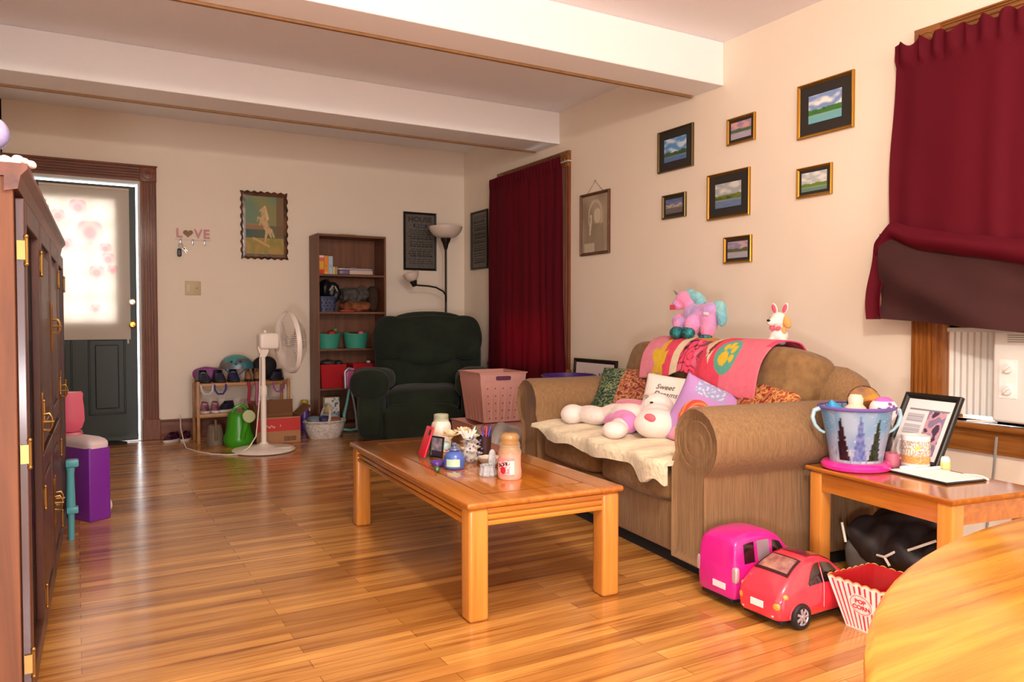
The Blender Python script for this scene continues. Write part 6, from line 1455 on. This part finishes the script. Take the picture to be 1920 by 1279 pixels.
for s in (-1, 1): b = B(); b.soft((.004, s*.088, .122), (.010, .012, .028), n=4, N=6); b.obj('tail_lamp', M('lamp_silver', 'd5b9c0', .2, .4), body)
b = B(); b.box(.0, .44, -.078, .078, .020, .040, bev=.004); b.obj('chassis', chassis, r)
for q in ((-.0045, -.062, .060, .20), ): b = B(); b.tube([(-.002, -.066, .10), (.003, -.068, .15), (.010, -.066, .20), (.014, -.05, .225), (.014, .05, .225), (.010, .066, .20), (.003, .068, .15), (-.002, .066, .10)], .0012, 5); b.obj('hatch_seam', M('seam_pink', 'a8106a', .5), body)
b = B(); b.tube([(.20, -.0975, .115), (.225, -.0975, .115)], .0025, 6); b.obj('door_handle', silv, body)
B().box(-.0012, .0012, -.0985, -.095, .05, .14, m=T((.178, 0, 0))).obj('door_seam', M('seam_pink', 'a8106a', .5), body, smooth=False)
# beetle shaped toy
bm_c = M('coral_red_plastic', 'f5384a', .22, coat=.7)
BST = [(-.004, .045, .075, .082, .055, .85), (.004, .034, .090, .105, .080, .84), (.025, .028, .108, .134, .094, .80), (.06, .026, .122, .163, .100, .76), (.105, .026, .128, .190, .102, .72), (.155, .026, .130, .207, .102, .70), (.21, .026, .130, .210, .102, .70), (.265, .026, .128, .193, .102, .70), (.31, .026, .124, .160, .101, .75), (.355, .028, .112, .128, .096, .82), (.39, .032, .090, .100, .082, .86), (.405, .045, .07, .076, .062, .88)]
r, body, S_, side, quad = car('toy_car', 'coral red rounded toy car in front of the magenta toy van', (1.93, 1.764, 0), math.radians(1), BST, bm_c, ((.085, -1), (.085, 1), (.325, -1), (.325, 1)), .042, silv, .096)
def roofp(x, yf, off=.0016):
    zb, zl, zr, hw, k = [ztop(S_, x, i) for i in range(1, 6)]; h = zr-zl; w_ = hw*(k-.06); return (x-off*.5, yf*w_, zl+h*(1-.055*abs(yf)**3)+off)
quad('rear_window_rim', M('rim_dark', '3a1218', .3), lambda i, j: roofp(.060+.078*j, (i*2-1)*(.98-.10*j), .0012), 12, 8)
quad('rear_window', M('window_tan', 'b98a74', .15, c2='8a4a52', nscale=30, coat=.8), lambda i, j: roofp(.068+.062*j, (i*2-1)*(.86-.10*j), .003), 12, 8)
quad('sunroof', M('sunroof_plum', '6a1836', .12, coat=.8), lambda i, j: roofp(.172+.062*j, (i*2-1)*(.80), .0025), 12, 6)
quad('windscreen', darkwin, lambda i, j: roofp(.262+.050*j, (i*2-1)*.86, .002), 12, 6)
for s in (-1, 1):
    def qw(i, j, s=s):
        x = .125+.070*i; t1 = max(.02, .80*math.sin(min(1, (x-.118)/.07)*PI/2)); return side(x, .04+(t1-.04)*j, s, .0016)
    def dw(i, j, s=s):
        x = .203+.098*i; t1 = .80 if x < .25 else max(.10, .80-.66*((x-.25)/.052)**1.5); return side(x, .04+(t1-.04)*j, s, .0016)
    quad('side_window', darkwin, qw, 10, 5); quad('side_window', darkwin, dw, 10, 5)
    b = B(); b.tube([side(.199, t_, s, .001) for t_ in (-.75, -.5, -.25, 0, .3, .6)], .0013, 5); b.obj('door_seam', M('seam_pale', 'f2a0a0', .3), body)
    b = B(); b.ball((.007, s*.066, .078), (.009, .019, .016), u=14, v=10); b.obj('tail_lamp', amber, body); b = B(); b.ball((.030, s*.082, .108), (.012, .014, .011), u=12, v=8); b.obj('tail_lamp', amber, body)
    b = B(); b.ball((-.0, s*.060, .045), (.004, .006, .004), u=8, v=6); b.obj('reflector', M('lamp_silver', 'd5b9c0'), body)
B().box(-.007, -.002, -.026, .026, .062, .084, bev=.001).obj('number_plate', numpl, body, smooth=False)
b = B(); b.lathe([(.001, 0), (.006, 0), (.006, .002), (.001, .002)], m=T((.012, 0, .108), (0, -1.1, 0)), seg=16); b.obj('badge', M('badge_pale', 'f0c0c0', .3, .4), body)
b = B(); b.box(.02, .385, -.080, .080, .016, .032, bev=.004); b.obj('chassis', chassis, r)
# popcorn tub
r = empty('popcorn_tub', 'square red and white striped POP CORN tub in front of the end table', 'popcorn tub', (2.245, 1.545, 0), math.radians(0))
TWb, TWt, TZ = .070, .112, .168
pw_m = M('tub_print', rough=.35, attr=True, coat=.3); redin = M('tub_red', 'a80c18', .15, coat=1.)
def tubface(k, textside):
    N_ = 96; bm = bmesh.new(); G = []; cols = []
    for j in range(49):
        row = []
        for i in range(N_+1):
            u = i/N_*2-1; v = j/48; hw = TWb+(TWt-TWb)*v; top_ = TZ+.006*abs(math.sin((u+1)*PI*3.5))-.006
            row.append(bm.verts.new((u*hw, -hw, v*top_)))
            d = math.hypot(u*hw/.036, (v*top_-.092)/.031); st = (int((u+1)*7.5+.25) % 2) if abs(u) < .95 else 0; fr_ = ((u+1)*7.5+.25) % 1
            c = lin('f9ebe4')
            stripe = ((u+1)*5.5+.5) % 1 < .36 and abs(u) < .93 and .03 < v < .93-.0
            if textside and d < 1.16: c = lin('f9ebe4')
            elif stripe: c = lin('cf2f4a')
            if v > .975: c = lin('d9a25a')
            cols.append((*c, 1))
        G.append(row)
    for j in range(48):
        for i in range(N_): bm.faces.new((G[j][i], G[j][i+1], G[j+1][i+1], G[j+1][i]))
    me = bpy.data.meshes.new('striped_side'); bm.to_mesh(me); bm.free(); me.color_attributes.new('Col', 'FLOAT_COLOR', 'POINT').data.foreach_set('color', [q for c in cols for q in c])
    me.transform(Euler((0, 0, k*PI/2)).to_matrix().to_4x4()); me.materials.append(pw_m); o = link(bpy.data.objects.new('striped_side', me)); o.parent = r
    b = B(); rg = []
    for v in (0.02, .5, 1):
        hw = TWb+(TWt-TWb)*v-.0016; rg.append([(hw*(i/24*2-1), -hw, v*(TZ+.004*abs(math.sin(i/24*2*PI*3.5))-.006)) for i in range(25)])
    b.loft(rg, closed=False, cap=False); b.obj('red_lining', redin, o, m=Euler((0, 0, k*PI/2)).to_matrix().to_4x4(), solid=.0014); return o
for k in range(4): fs = tubface(k, k in (0, 3, 2, 1))
B().box(-TWb+.001, TWb-.001, -TWb+.001, TWb-.001, 0, .004).obj('tub_floor', redin, r, smooth=False)
tm = M('pop_red', 'cc3348', .5); sl = math.atan((TWt-TWb)/TZ)
for k in (0, -1):
    R = Euler((0, 0, k*PI/2)).to_matrix().to_4x4(); hwm = TWb+(TWt-TWb)*(.092/TZ)
    for s_, z_ in (('POP', .1025), ('CORN', .0825)):
        hw = TWb+(TWt-TWb)*(z_/TZ); text('lettering', s_, .0195, tm, r, R@T((0, -hw-.0012, z_), (sl, 0, 0)), bold=.0006, ext=.0005, sx=1.1)
    hwm = TWb+(TWt-TWb)*(.092/TZ); b = B(); b.tube([(.037*math.cos(q), -.0006, .032*math.sin(q)) for q in [2*PI*i/40 for i in range(41)]], .0009, 5, m=R@T((0, -hwm-.0008, .0925), (sl, 0, 0))); b.obj('oval_ring', tm, r)
